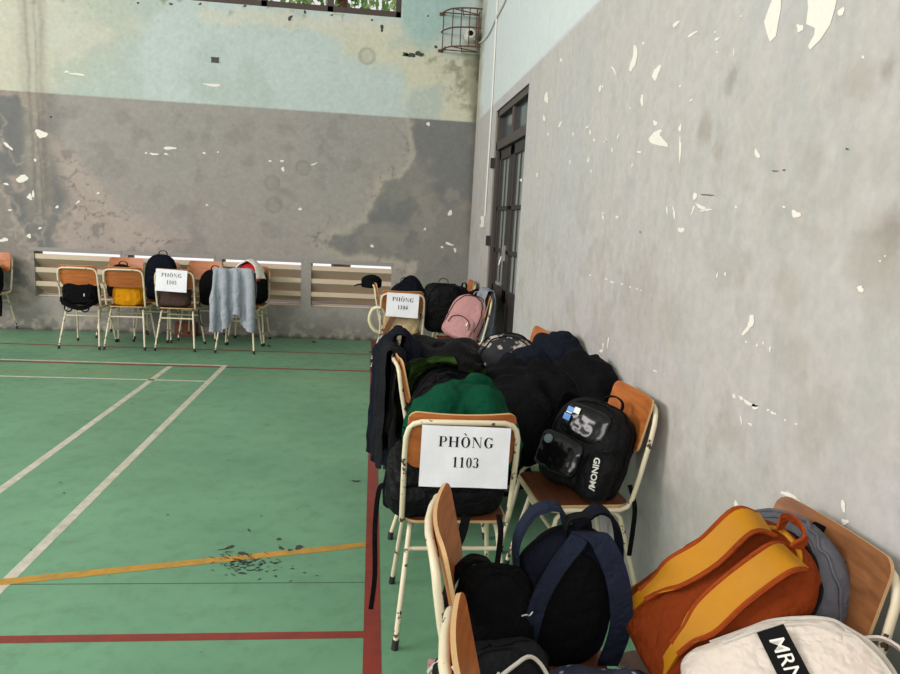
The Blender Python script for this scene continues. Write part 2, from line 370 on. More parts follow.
    gm = np.exp(-((WX - X) / .06) ** 2) * np.clip(.3 + n3, 0, 1) * sstep(.8, 1.6, Z); up = blend(up, col3(70, 66, 52), gm * .85); low = blend(low, col3(84, 80, 72), gm * .7)
    # foot of the wall: pale salts and dirt
    mz = sstep(.34, .05, Z + (n2 - .5) * .25); low = blend(low, col3(116, 112, 104), mz * .6); low = blend(low, col3(170, 162, 148), mz * sstep(.5, .62, n3) * .7); low = blend(low, col3(60, 56, 50), sstep(.05, .0, Z + (n3 - .5) * .06) * .8)
    # ball marks
    for u, v, r_ in ((367, 56, .085), (303, 168, .08), (272, 183, .08), (274, 205, .085)):
        cx, _, cz = PY(u, v); d = np.hypot(X - cx, Z - cz); mm = np.exp(-((d - r_) / .014) ** 2) * .55 + sstep(r_, r_ * .8, d) * .22
        c_ = col3(120, 122, 112); up = blend(up, c_, mm); low = blend(low, c_, mm)
    up *= (.93 + .14 * n3)[..., None]; low *= (.92 + .16 * n3)[..., None]
    return blend(low, up, 0 + (0 * X)) * 0 + np.where((Z > 2.655 + (n3 - .5) * .006)[..., None], up, low)
def flake(mb, to, u, v, a, b, ang, seed, n=16):
    r = random.Random(seed); pts = []; n = n if max(a, b) > 2 else 9
    ca, sa = math.cos(math.radians(ang)), math.sin(math.radians(ang)); ph = r.uniform(0, 6); bend = r.uniform(-.5, .5) * (max(a, b) > 3)
    for k in range(n):
        t = 2 * PI * k / n; q = 1 + .22 * math.sin(2 * t + ph) + .16 * math.sin(3 * t + ph * 2) + r.uniform(-.16, .16); x = a * q * math.cos(t); y = b * q * math.sin(t)
        if a > b: y += bend * b * (x / a) ** 2
        else: x += bend * a * 1.5 * (y / b) ** 2
        pts.append(to(u + x * ca - y * sa, v + x * sa + y * ca))
    mb.poly(pts)
# back wall
fb = MB(); tb = lambda u, v: PY(u, v, WY - .0015)
for i, (u, v, a, b, g) in enumerate([(41, 134, 5, 4.5, 0), (22, 179, 5.5, 4, 5), (8, 146, 5, 1.6, 35), (30, 197, 3, 3, 0), (6, 184, 3, 1, 0), (35, 160, 2, 1, 40), (170, 148, 8, 1.2, 2), (154, 154, 3.5, 1.2, 5), (166, 154, 2, 1, 5), (146, 153, 1, 1, 0), (204, 153, 2, 1, 0), (212, 85, 10, 1.2, 4), (76, 74, 9, 1, 8), (67, 72, 2.5, 1.4, 0), (282, 161, 1.6, 1.4, 0), (283, 169, 1.8, 2, 0), (270, 161, 2, .8, 0), (314, 164, 3, .8, -20), (218, 152, 1, .8, 0), (428, 124, 2, 1.6, 0), (450, 213, 2, 3, 10), (372, 246, 1.6, 1.6, 0), (425, 229, 1.2, 1.2, 0), (449, 244, 4, 1.4, 15), (455, 250, 2.4, 1.2, 60), (442, 247, 1.6, 1, 0), (300, 209, 2, 1.4, 20), (207, 205, 1.4, .8, 0), (29, 236, 2.4, 2, 0), (40, 228, 2, 1, 0), (4, 240, 4, 2, 0), (10, 210, 2, 1, 0), (78, 202, 2, 1, -30), (57, 207, 1.5, 1.5, 0), (98, 193, 1.2, 1.2, 0), (33, 195, 1.4, 4, 0)]): flake(fb, tb, u, v, a, b, g, 100 + i)
fb.k = 1
for i, (u, v, a, b, g) in enumerate([(290, 18, 2, 3, 60), (436, 47, 1.6, 1.6, 0), (382, 28, 2, 3, 0), (305, 12, 1.2, 2, 0), (332, 15, 1.4, 1, 0), (410, 55, 6, 2.2, 8), (419, 54, 4, 2.6, 0), (406, 54, 3, 1.5, 40), (51, 117, 1.2, 1.2, 0), (372, 20, 1.2, 1.2, 0), (200, 4, 1.5, 1.5, 0), (245, 6, 2, 1, 0), (138, 3, 1.2, 1.2, 0), (171, 4, 2, 1.4, 0), (428, 16, 1, 1, 0), (214, 60, 1, 1, 0), (445, 48, 1, 1.5, 0)]): flake(fb, tb, u, v, a, b, g, 200 + i)
xc = [c for v_ in VENTS for c in v_] + [WIN[0], WIN[1]]; zc = [VZ[0], VZ[1], WIN[2], WIN[3]]
us = np.concatenate([np.arange(ROOM_L, -5.2, .3), axis(-5.2, WX + .25, .018, xc)]); us = np.unique(np.round(us, 5))
vs_ = np.concatenate([axis(0, 4.6, .018, zc), axis(4.62, CEIL, .2, zc)]); vs_ = np.unique(np.round(vs_, 5))
HO = [(a, b, VZ[0], VZ[1]) for a, b in VENTS] + [WIN]
TH = .22
ex = MB(); ex.v = list(fb.v); ex.f = list(fb.f); ex.mi = list(fb.mi); ex.k = 2
for a, b, c_, d in HO:   # reveals through the wall's thickness
    for q in ([(a, c_), (b, c_)], [(b, c_), (b, d)], [(b, d), (a, d)], [(a, d), (a, c_)]):
        (p0, z0), (p1, z1) = q; ex.poly([(p0, WY, z0), (p1, WY, z1), (p1, WY + TH, z1), (p0, WY + TH, z0)])
wb = wall_grid('wall_back', us, vs_, lambda U, V: np.stack([U, np.full_like(U, WY), V], -1), HO, back_cols, ex)
for k in ('flake', 'scuff', 'plaster_grey'): wb.data.materials.append(M[k])
# right wall
DY0, DY1, DZ = 5.535, 7.015, 2.575
def right_cols(Y, Z):
    n1 = fbm(Y, Z, 1.4, 111); n2 = fbm(Y, Z, 6, 121); n3 = fbm(Y, Z, 17, 131); n4 = fbm(Y * 3, Z * .6, 6, 137)
    low = np.broadcast_to(col3(182, 180, 178), Y.shape + (3,)).copy(); up = np.broadcast_to(col3(206, 214, 214), Y.shape + (3,)).copy()
    low = blend(low, col3(188, 182, 176), sstep(.42, .62, n1) * .7); low = blend(low, col3(166, 160, 150), sstep(.52, .66, n2) * .5 * sstep(2.3, 1.2, Z))
    low = blend(low, col3(172, 172, 168), sstep(.5, .66, n4) * .45)
    for u, v, r_, c_, s_ in ((884, 230, .07, (150, 140, 132), .8), (872, 255, .12, (158, 154, 142), .5), (705, 130, .07, (158, 150, 138), .7), (718, 150, .05, (160, 152, 142), .7), (812, 165, .07, (166, 158, 148), .5), (862, 80, .08, (160, 150, 140), .5), (893, 67, .04, (136, 126, 116), .5), (731, 78, .05, (146, 144, 138), .6), (727, 88, .04, (150, 146, 138), .5), (740, 275, .05, (158, 150, 140), .5), (790, 290, .1, (166, 160, 148), .5), (640, 300, .3, (166, 158, 150), .4), (835, 100, .06, (160, 156, 150), .4), (890, 225, .05, (150, 142, 134), .5), (670, 320, .15, (166, 162, 150), .5), (606, 30, .06, (176, 168, 156), .7)):
        p = PX(u, v); d = np.hypot(Y - p[1] + (n2 - .5) * .08, Z - p[2] + (n3 - .5) * .08); low = blend(low, col3(*c_), sstep(r_, r_ * .35, d) * s_)
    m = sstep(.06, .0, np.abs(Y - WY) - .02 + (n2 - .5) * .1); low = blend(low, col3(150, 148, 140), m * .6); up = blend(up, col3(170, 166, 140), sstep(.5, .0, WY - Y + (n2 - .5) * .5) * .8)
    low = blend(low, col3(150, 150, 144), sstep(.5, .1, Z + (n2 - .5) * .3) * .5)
    low *= (.94 + .12 * n3)[..., None]; up *= (.95 + .1 * n3)[..., None]
    zb = 2.655 + (WY - Y) * .0065
    return blend(low, up, sstep(-.011, .011, Z - zb))
fr = MB(); tr = lambda u, v: PX(u, v, WX - .0015)
W = [(634, 59, 3, 12, 8), (656, 73, 2.6, 9, 14), (642, 100, 1.6, 6, 5), (656, 139, 7, 8, 0), (655, 123, 1.6, 3, 0), (680, 150, 1, 14, 2), (680, 128, 1.4, 4, 0), (676, 24, 5, 1.4, -35), (692, 34, 5, 1.4, -35), (717, 39, 2.4, 1.4, -40), (715, 32, 1, 1, 0), (717, 52, 1, 1, 0), (734, 52, .7, 3, 0), (741, 16, 1, 1, 0), (800, 28, 3, 5, 0), (841, 12, 3, 5, 12), (863, 57, 1.6, 1.6, 0), (757, 154, 2, 5, -35), (614, 70, 1, 4, -30), (643, 43, 1, 1.4, 0), (680, 86, 1, 1.2, 0), (691, 100, 2, .8, -40), (639, 152, 3, .8, 0), (618, 136, .8, 2.4, 15), (632, 165, .7, 2, 0), (605, 141, 1.2, 1.2, 0), (602, 86, 1, 2, 0), (630, 108, .8, 1, 0), (695, 196, 2.4, 3, 0), (701, 207, 7, 1.4, 25), (706, 210, 7, .9, -12), (693, 210, 1, 4, 20), (704, 196, 6, .4, 0), (674, 213, 1, 6, -12), (667, 210, .8, 4, 0), (681, 230, 2.6, 3, -30), (736, 207, 1.2, 1.2, 0), (784, 207, 1.4, 1.4, 0), (796, 214, 4, 4, 0), (860, 289, 3, 3.4, 20), (880, 261, 1, 1.4, 0), (885, 256, 1, 1, 0), (617, 217, 1.6, 1.2, -40), (603, 214, 1, 2, 0), (603, 217, .8, 3, 0), (750, 325, 3, 10, 24), (717, 275, .8, 3, 5), (725, 274, .8, 2.4, 0), (746, 342, 1.2, 1, 0), (757, 345, 1, 2, 0), (763, 343, 1, 1.4, 0), (770, 349, 1.2, 2.4, 15), (734, 396, 2, 2, 0), (741, 398, 1.4, 3, -30), (750, 404, 7, 2, 22), (755, 407, 3, 3, 0), (768, 410, 2, 1, 0), (773, 413, 3, 1.4, 20), (785, 420, 1.4, 1, 0), (796, 424, 1.4, 1, 0), (741, 420, .9, 4, -8), (750, 424, 2.4, 1, 20), (608, 342, .8, 5, 8), (603, 346, .8, 3, 0), (601, 351, 2, 1.4, -20), (655, 371, 3, .6, 25), (612, 282, 2, .9, 10), (606, 279, 1.4, .8, 0), (622, 284, 1.6, .7, 12), (630, 287, 1.2, .7, 12), (637, 289, 1.2, .7, 12), (641, 290, .8, .6, 0), (590, 275, 1, .8, 0), (792, 497, 12, 2.2, 28), (737, 506, 1.6, 7, -30), (716, 529, 3, 2.4, 0), (843, 506, 2.4, 6, -12), (845, 522, 3, 3.4, 0), (546, 98, 2, 5, 8), (544, 118, 1, 3, 0), (560, 124, 1, 3, 30), (600, 88, 1.2, 4, 6), (561, 60, 1, 2, 0), (587, 127, 1.4, 1, 0), (590, 132, 1, 2, 0), (573, 134, .8, 2, 0), (612, 150, .8, 2, 0), (588, 160, .8, 2.4, 0), (537, 175, 1, 2, 0), (570, 162, .8, 2, 0), (594, 140, 1, 1.2, 0), (606, 140, 1, 1.4, 0), (548, 134, .8, 1.4, 0), (521, 180, 1, 2, 0), (591, 171, .8, 1.4, 0)]
for i, q in enumerate(W): flake(fr, tr, *q, 300 + i)
def fpoly(mb, to, pts): mb.poly([to(u, v) for u, v in pts])
fpoly(fr, tr, [(775, -8), (781, -3), (781, 8), (778, 24), (776, 36), (770, 42), (767, 34), (764, 22), (768, 10)])
fpoly(fr, tr, [(807, -8), (838, -8), (835, 8), (830, 25), (820, 40), (810, 50), (808, 46), (814, 35), (815, 28), (806, 24), (808, 8)])
fr.k = 1
for i, q in enumerate([(775, 171, 3, .6, 0), (784, 170, 2, .6, 0), (707, 195, 8, .5, 3), (847, 149, 1.6, 1, 0), (640, 232, .6, 1, 0)]): flake(fr, tr, *q, 700 + i)
yy = np.unique(np.round(np.concatenate([np.arange(ROOM_B, -.2, .3), axis(-.2, WY + .2, .02, [DY0, DY1])]), 5)); zz = np.unique(np.round(np.concatenate([axis(0, 4.2, .02, [DZ]), np.arange(4.3, CEIL + .1, .3)]), 5))
ex = MB(); ex.v = list(fr.v); ex.f = list(fr.f); ex.mi = list(fr.mi); ex.k = 2
for p0, p1 in (((DY0, 0), (DY0, DZ)), ((DY0, DZ), (DY1, DZ)), ((DY1, DZ), (DY1, 0))): ex.poly([(WX, p0[0], p0[1]), (WX, p1[0], p1[1]), (WX + .2, p1[0], p1[1]), (WX + .2, p0[0], p0[1])])
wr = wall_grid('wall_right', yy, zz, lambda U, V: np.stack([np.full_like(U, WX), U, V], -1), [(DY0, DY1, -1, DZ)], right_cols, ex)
for k in ('flake', 'scuff', 'plaster_grey'): wr.data.materials.append(M[k])
# floor with its court lines
fl = MB(); fl.box((ROOM_L, ROOM_B, -.1), (WX + .3, WY + .25, 0)); Z1 = .0006
def fline(k, pts, z=Z1): fl.k = k; fl.poly([(x, y, z) for x, y in pts])
def hline(k, y, x0, x1, w_, z=Z1, y1=None): y1 = y if y1 is None else y1; fline(k, [(x0, y - w_ / 2), (x1, y1 - w_ / 2), (x1, y1 + w_ / 2), (x0, y + w_ / 2)], z)
hline(2, 2.34, -9, .03, .044, .0008)
hline(1, 6.825, -9, -1.385, .04); hline(2, 6.755, -9, .03, .05); hline(2, 7.60, -9, .03, .045); hline(1, 6.165, -9, -1.385, .04); hline(4, 6.385, -9, .03, .035, .0004)
fline(1, [(-1.915, -2), (-1.867, -2), (-1.867, 6.73), (-1.915, 6.73)]); fline(1, [(-1.43, -2), (-1.38, -2), (-1.38, 6.84), (-1.43, 6.84)], .0009)
fline(3, [(-9, 1.0), (-9, 1.06), (-1.42, 2.755), (.03, 3.08), (.03, 3.03), (-1.42, 2.70)], .0012)
fline(2, [(.025, -6.9), (.088, -6.9), (.062, 5.6), (.06, WY), (-.005, WY), (.0, 5.6)], .0014)
hline(6, 2.71, -9, .03, .006, .0005)
fl.k = 5; rs = random.Random(5)
tf = lambda u, v: PF(u, v, .0018)
sc_l = [(230, 547, 5, 1.2, -20), (224, 549, 5, .6, -8), (279, 539, 3, 1.2, -10), (281, 548, 3, 1.6, 10), (299, 547, 5, 1.8, -5), (290, 550, 3, 1, 0), (243, 553, 6, 1.6, 0), (249, 530, 1.4, 1.6, -60), (344, 300, 0.1, .1, 0), (356, 481, 4, 1, 0), (242, 573, 5, 1, 10)]
for i in range(100): sc_l.append((rs.gauss(243, 14), rs.gauss(563, 4.5), rs.uniform(1, 4), rs.uniform(.2, .55), rs.uniform(-35, 35)))
for i in range(16): sc_l.append((rs.uniform(255, 320), 565 + rs.uniform(-4, 16), rs.uniform(.5, 3), rs.uniform(.3, .7), rs.uniform(-20, 5)))
for i in range(14): sc_l.append((rs.uniform(20, 360), rs.uniform(400, 660), rs.uniform(.5, 1.6), rs.uniform(.3, .6), 0))
for i, (u, v, a, b, g) in enumerate(sc_l): flake(fl, tf, u, v, a, b, g, 900 + i, 9)
for i, (u, v) in enumerate([(269, 346), (314, 342), (371, 352)]): flake(fl, tf, u, v, 2, 1.1, 0, 1200 + i)
fo = fl.build('floor', [M[k] for k in ('floor', 'line_white', 'line_red', 'line_orange', 'line_faded', 'scuff', 'seam')], smooth=False); fo['kind'] = 'structure'
ce = MB().box((ROOM_L, ROOM_B, CEIL), (WX + .3, WY + .25, CEIL + .1)).build('ceiling', plain('ceiling_white', srgb(206, 206, 200), .9), smooth=False); ce['kind'] = 'structure'
# louvres in the vents (part of the wall: structure)
for i, (a, b) in enumerate(VENTS):
    mb = MB()
    for top, fall in ((.886, .125), (.731, .125), (.571, .075)):
        t_ = .056; d_ = .17; y0 = WY + .015
        mb.add([(a, y0, top - t_), (b, y0, top - t_), (b, y0, top), (a, y0, top), (a, y0 + d_, top - t_ - fall), (b, y0 + d_, top - t_ - fall), (b, y0 + d_, top - fall), (a, y0 + d_, top - fall)], [(0, 1, 2, 3), (4, 7, 6, 5), (0, 4, 5, 1), (3, 2, 6, 7), (0, 3, 7, 4), (1, 5, 6, 2)])
    mb.box((a - .001, WY + .05, VZ[0] - .001), (b + .001, WY + .19, VZ[0] + .014))
    o = mb.build('trim_%d' % (i + 1), M['slat'], smooth=False); o['kind'] = 'structure'; o['label'] = 'cement louvre slats of a low wall vent'
# plaster lip above the vents
for i, (a, b) in enumerate(VENTS): 
    o = MB().box((a - .05, WY - .006, VZ[1]), (b + .02, WY + .001, VZ[1] + .045)).build('trim_%d' % (i + 5), M['plaster_grey'], smooth=False, bevel=.003); o['kind'] = 'structure'
g_ = MB().box((ROOM_L, WY + .25, -.3), (5, WY + 12, -.1)).build('ground', plain('outside_ground', srgb(100, 94, 84), .95), smooth=False); g_['kind'] = 'structure'  # outside ground, added and kept dark to dim light reaching the louvre undersides
# window
wf = MB(); a, b, c_, d = WIN
for lo, hi in (((a, c_), (b, c_ + .07)), ((a, d - .07), (b, d)), ((b - .06, c_), (b, d)), ((a, c_), (a + .06, d)), ((-.62, c_), (-.55, d)), ((-1.35, c_), (-1.28, d))): wf.box((lo[0], WY + .02, lo[1]), (hi[0], WY + .09, hi[1]))
wo = wf.build('window_1', M['window_frame'], smooth=False, bevel=.004); wo['kind'] = 'structure'
MB().box((a + .05, WY + .05, c_ + .06), (b - .05, WY + .055, d - .06)).build('window_pane', M['clear_glass'], wo, smooth=False)
# door
dr = MB(); X0 = WX + .045
def dbox(y0, y1, z0, z1, x0=0, x1=.05, mb=dr): mb.box((X0 + x0, y0, z0), (X0 + x1, y1, z1))
dbox(DY0, DY0 + .06, 0, DZ, -.03, .06); dbox(DY1 - .06, DY1, 0, DZ, -.03, .06); dbox(DY0, DY1, DZ - .06, DZ, -.03, .06); dbox(DY0, DY1, 2.20, 2.28, -.03, .06)
ym = (DY0 + DY1) / 2; dbox(ym - .03, ym + .03, 2.28, DZ, -.02, .05)
do = dr.build('door_1', M['door'], smooth=False, bevel=.004); do['kind'] = 'structure'; do['label'] = 'dark double door with barred glass in the right wall'
g = MB(); dbox(DY0 + .05, DY1 - .05, 2.27, DZ - .05, .015, .022, g); g.build('transom_pane', M['glass'], do, smooth=False)
for (y0, y1) in ((DY0 + .065, ym - .004), (ym + .004, DY1 - .065)):
    l = MB()
    for q in ((y0, y0 + .085, .01, 2.19), (y1 - .085, y1, .01, 2.19), (y0, y1, 2.10, 2.19), (y0, y1, .78, .90), (y0, y1, .01, .14), (y0, y1, 1.62, 1.66), (y0, y1, 1.22, 1.26)): dbox(*q, 0, .045, l)
    dbox(y0 + .05, y1 - .05, .1, .82, .012, .03, l)
    lf = l.build('door_leaf', M['door_dark'], do, smooth=False, bevel=.004)
    g = MB(); dbox(y0 + .07, y1 - .07, .88, 2.12, .025, .031, g); g.build('pane', M['glass_pale'], lf, smooth=False)
    r_ = MB()
    for k in range(3):
        yk = y0 + .085 + (y1 - y0 - .17) * (k + .5) / 3; r_.tube([(X0 + .012, yk, .88), (X0 + .012, yk, 2.12)], .007, 6)
    r_.build('bars', M['door_dark'], lf)
h = MB(); h.box((X0 - .03, ym + .05, 1.16), (X0, ym + .07, 1.30)); h.tube([(X0 - .03, ym + .06, 1.20), (X0 - .05, ym + .06, 1.12)], .008); h.build('door_bolt', M['steel'], do)
h = MB(); h.box((X0 - .03, DY0 + .075, 1.16), (X0 + .0, DY0 + .1, 1.27)); h.build('door_hinge', M['steel'], do)
h = MB(); h.box((X0 - .03, ym + .12, .93), (X0 - .001, ym + .3, .955)); h.box((X0 - .015, DY0 + .075, 1.98), (X0 + .0, DY0 + .1, 2.08)); h.build('door_latch', M['steel'], do)
for z in (1.27, 2.03): MB().box((WX - .028, DY1 - .01, z), (WX + .01, DY1 + .025, z + .1)).build('door_hinge', M['door_dark'], do, smooth=False)
# cable, switch
cb = MB(); cb.tube([tuple(PX(485, 216, WX - .012)), tuple(PX(492, 103, WX - .012)), tuple(PX(497.5, 0, WX - .012)), tuple(PX(499, -25, WX - .012))], .009, 8)
o = cb.build('wall_cable', M['white'], loc=(WX - .012, 7.7, 1.52)); tag(o, 'thin white cable running down the right wall beside the dark door', 'cable')
sw = thing('light_switch', 'small white light switch box below the white cable', 'switch', (WX, PX(484, 222)[1], PX(484, 222)[2])); MB().box((-.035, -.045, -.06), (-.001, .045, .06)).build('switch_box', M['white'], sw, smooth=False, bevel=.006); MB().box((-.042, -.012, -.02), (-.034, .012, .02)).build('rocker', M['plaster_grey'], sw, smooth=False)
# small dark opening on upper wall
p = PY(215, 60); jb = MB(); jb.box((p[0] - .045, WY - .012, p[2] - .028), (p[0] + .045, WY + .001, p[2] - .022)); jb.box((p[0] - .045, WY - .012, p[2] + .022), (p[0] + .045, WY + .001, p[2] + .028)); jb.box((p[0] - .04, WY - .006, p[2] - .022), (p[0] + .04, WY + .001, p[2] + .022))
tag(jb.build('socket_plate', M['door_dark'], smooth=False, loc=(p[0], WY, p[2])), 'small dark rectangular socket plate high on the back wall', 'socket')
# wire cage with the fixture in it
cg = thing('wire_cage', 'rusty wire cage bolted in the upper corner of the walls', 'cage', (0, 0, 0)); mb = MB()
zt, zm, zb_ = 3.82, 3.62, 3.42; xl, xr = .68, 1.10
def hoop(z, r_=.009): return [(xl, WY - .01, z), (xl + .01, WY - .10, z), (xl + .10, WY - .26, z), (xl + .28, WY - .33, z), (xr, WY - .33, z)]
for z in (zt, zm, zb_): mb.tube(hoop(z), .008, 6, smooth=5)
for z in (zt, zb_):
    mb.tube([(xl + .1, WY - .26, z), (xr, WY - .1, z)], .006, 6); mb.tube([(xl + .01, WY - .08, z), (xr, WY - .08, z)], .006, 6); mb.tube([(xl + .2, WY - .3, z), (xl + .25, WY - .01, z)], .006, 6)
for q in ((xl + .01, -.10), (xl + .10, -.26), (xl + .28, -.33), (xr - .06, -.33), (xl + .19, -.30), (xr - .02, -.2)): mb.tube([(q[0], WY + q[1], zb_), (q[0], WY + q[1], zt)], .006, 6)
mb.build('cage_wire', M['rust'], cg)
for z in (zt, zb_): MB().box((xl - .03, WY - .02, z - .015), (xl + .03, WY, z + .015)).build('bracket', M['rust'], cg, smooth=False)
fx = thing('wall_fixture', 'white round fixture with a dark lens inside the wire cage', 'fixture', (1.0, WY - .12, 3.60)); mb = MB(); mb.tube([(0, .1, 0), (0, -.02, 0), (0, -.05, 0)], [.062, .062, .045], 20); mb.build('housing', M['white'], fx); MB().tube([(0, -.045, 0), (0, -.06, 0)], [.034, .022], 16).build('lens', M['ink'], fx); MB().box((-.02, .09, -.06), (.06, .119, .06)).build('mount', M['white'], fx, smooth=False)
mb = MB(); mb.tube([(1.05, WY - .12, 3.56), tuple(PX(479, 43, WX - .014)), tuple(PX(487, 36, WX - .014)), tuple(PX(495, 20, WX - .014)), tuple(PX(506, -3, WX - .014)), tuple(PX(512, -30, WX - .014))], .012, 8, smooth=8); tag(mb.build('fixture_cable', M['white'], loc=(WX - .012, 8.1, 3.6)), 'white cable sweeping from the caged fixture up the right wall', 'cable')
# brick on the floor behind the chairs
p = PF(186, 336); tag(MB().box((-.12, -.05, 0), (.12, .05, .16)).build('brick_block', M['brick'], smooth=False, bevel=.006), 'reddish brick block on the floor against the back wall', 'brick').location = (p[0], 8.40, 0)
# tree outside the window
tr_ = thing('tree', 'leafy green tree seen outside through the high window', 'tree', (-.6, 12.5, 0)); MB().tube([(0, 0, 0), (.1, 0, 3), (-.1, .1, 5.4)], [.18, .14, .08]).build('trunk', M['leather'], tr_)
for key, sd in (('leaf', 1), ('leaf2', 2)):
    r = random.Random(sd); mb = MB()
    for k in range(2600):
        x, y, z = r.gauss(0, 1.5), r.gauss(0, .7), r.gauss(6.0, .9); s_ = r.uniform(.05, .12); a1 = Vector((r.gauss(0, 1), r.gauss(0, 1), r.gauss(0, 1))).normalized() * s_; a2 = a1.orthogonal().normalized() * s_ * .5; q = Vector((x, y, z))
        mb.add([q - a1, q + a2, q + a1, q - a2], [(0, 1, 2, 3)])
    tag(mb.build('foliage', M[key], tr_, smooth=False), kind=None)
# ------------------------------------------------------------------ chairs
TOPZ = .81
def rr(w_, y0, z0, z1, r_, n=5):
    pass
def ply(cx, w_, h_, r_, th, curve, nx=14):
    """rounded rectangle sheet in local xz, curved about z, thickness along y; returns MB with face + edge mats"""
    out = []
    for k in range(4):
        ax, az = ((1, 1), (-1, 1), (-1, -1), (1, -1))[k]
        for j in range(6):
            t = PI / 2 * (k + j / 5); out.append((ax * (w_ / 2 - r_) + r_ * math.cos(t), az * (h_ / 2 - r_) + r_ * math.sin(t)))
    mb = MB(); bmx = bmesh.new()
    # build by scanline grid clipped to outline: columns
    xs = sorted(set([-w_ / 2 + w_ * i / nx for i in range(nx + 1)] + [-w_ / 2 + r_ * (1 - math.cos(PI / 2 * j / 4)) for j in range(5)] + [w_ / 2 - r_ * (1 - math.cos(PI / 2 * j / 4)) for j in range(5)]))
    def hz(x):
        d = max(0, abs(x) - (w_ / 2 - r_)); return h_ / 2 - r_ + math.sqrt(max(r_ * r_ - d * d, 0))
    F = []; B = []; nz = 6
    V = []
    for x in xs:
        hh = hz(x)
        for j in range(nz + 1):
            z = -hh + 2 * hh * j / nz; y = curve * ((2 * x / w_) ** 2 - .5); V.append((x, y + th / 2, z)); V.append((x, y - th / 2, z))
    n = (nz + 1) * 2; f0 = []; f1 = []
    for i in range(len(xs) - 1):
        for j in range(nz):
            a = i * n + j * 2; b = a + 2; c2 = a + n; d2 = c2 + 2; f0 += [(a, c2, d2, b), (a + 1, b + 1, d2 + 1, c2 + 1)]
        a = i * n; f1.append((a, a + 1, a + n + 1, a + n)); a = i * n + nz * 2; f1.append((a, a + n, a + n + 1, a + 1))
    for i in (0, len(xs) - 1):
        for j in range(nz): a = i * n + j * 2; f1.append((a, a + 2, a + 3, a + 1) if i == 0 else (a, a + 1, a + 3, a + 2))
    mb.add(V, f0); k0 = len(mb.v) - len(V); mb.f += [tuple(v + k0 for v in f) for f in f1]; mb.mi += [1] * len(f1); return mb
def make_chair(wood='ply', label=''):
    t = thing('school_chair', label, 'chair')
    t['group'] = 'steel and plywood school chairs'
    f = MB(); half = []
    P = [(.150, .195, .428), (.172, .175, .428), (.182, .12, .428), (.186, -.03, .428), (.189, -.112, .430), (.190, -.142, .442), (.191, -.158, .475), (.192, -.178, .56), (.193, -.207, .705), (.191, -.218, .775), (.183, -.2225, .805), (.167, -.2275, .823), (.14, -.2325, .832), (.07, -.243, .835), (0, -.247, .836)]
    full = P + [(-x, y, z) for x, y, z in P[::-1][1:]]; full = full + [(0, .20, .428)]
    f.tube(full, .0098, 10, closed=True); f.build('back_frame', M['enamel'], t)
    b = ply(0, .372, .215, .035, .009, .024); o = b.build('backrest', [M[wood], M['edge']], t, smooth=True); o.location = (0, -.198, .757); o.rotation_euler = (math.radians(13), 0, 0)
    s_ = ply(0, .365, .36, .05, .010, .0); o = s_.build('seat', [M['seat'], M['edge']], t); o.location = (0, .022, .444); o.rotation_euler = (PI / 2, 0, 0)
    for sx in (-1, 1):
        for sy in (-1, 1):
            l = MB(); yt = .125 if sy > 0 else .12; yb = .22 if sy > 0 else .235
            l.tube([(sx * .155, 0, .412), (sx * .156, sy * (yt - .04), .412), (sx * .158, sy * (yt - .01), .404), (sx * .162, sy * (yt + .008), .385), (sx * .20, sy * yb, .015)], .0095, 10); lo = l.build('leg', M['enamel'], t)
            MB().tube([(sx * .198, sy * (yb - .004), .035), (sx * .2015, sy * yb, .0)], .0125, 10).build('rubber_foot', M['rubber'], lo)
    for sy, yt, yb in ((1, .133, .22), (-1, .128, .235)):
        k = (.385 - .335) / .37; y = sy * (yt + (yb - yt) * k); x = .162 + .038 * k
        MB().tube([(-x, y, .335), (x, y, .335)], .008, 8).build('stretcher', M['enamel'], t)
    return t
proto = make_chair(); used = [False]
def chair(backx, backy, face, label, dz=0):
    """face: direction the sitter looks (deg from +x). back* is where the top rail stands"""
    a = math.radians(face); x = backx + .238 * math.cos(a); y = backy + .238 * math.sin(a); rz = a - PI / 2
    if not used[0]: used[0] = True; proto.location = (x, y, dz); proto.rotation_euler = (0, 0, rz); proto['label'] = label; return proto
    return dup(proto, (x, y, dz), rz, label)
chair(.318, 2.245, 90, 'nearest full school chair, seen from behind with the large 1103 sign')
chair(.150, 1.47, -7, 'school chair seen edge-on with chipped cream frame, left of the black knapsack')
chair(.135, .955, -3, 'school chair seen edge-on at the bottom edge, nearest the camera')
cfr = chair(1.085, 1.40, 184, 'school chair with brown plywood back behind the grey backpack by the wall')
for ch in cfr.children:
    if ch.name.startswith('backrest'): ch.data = ch.data.copy(); ch.data.materials[0] = M['ply_dark']
chair(1.085, .90, 180, 'school chair under the cream backpack at the lower right corner')
chair(1.093, 2.665, 183, 'school chair by the right wall holding the black bag with clear pockets')
chair(1.078, 3.17, 180, 'school chair under the black jacket against the right wall')
chair(1.078, 3.68, 179, 'school chair under the navy jacket against the right wall')
chair(1.078, 4.20, 181, 'school chair by the wall behind the floral backpack, only its orange top showing')
chair(.115, 3.31, 0, 'school chair seen edge-on directly behind the green jacket')
chair(.105, 3.85, 1, 'school chair under the charcoal hanging jacket on the left of the middle pile')
chair(.265, 6.18, 90, 'school chair with the 1104 sign, between the middle pile and the far corner')
chair(.00, 7.0, 0, 'school chair behind the 1104 chair with a black cap on its back', 0)
chair(1.08, 6.66, 181, 'school chair in the far corner under the large boxy black backpack')
chair(1.03, 6.20, 186, 'school chair beside the door under the blue-grey jacket and pink backpack')
chair(1.10, 7.6, 180, 'school chair in the far corner behind the large black backpack, only its brown back showing')
chair(-2.985, 7.42, 89, 'school chair with a black backpack on its seat, second from left in the front row')
chair(-2.545, 7.44, 92, 'school chair holding the mustard yellow bag')
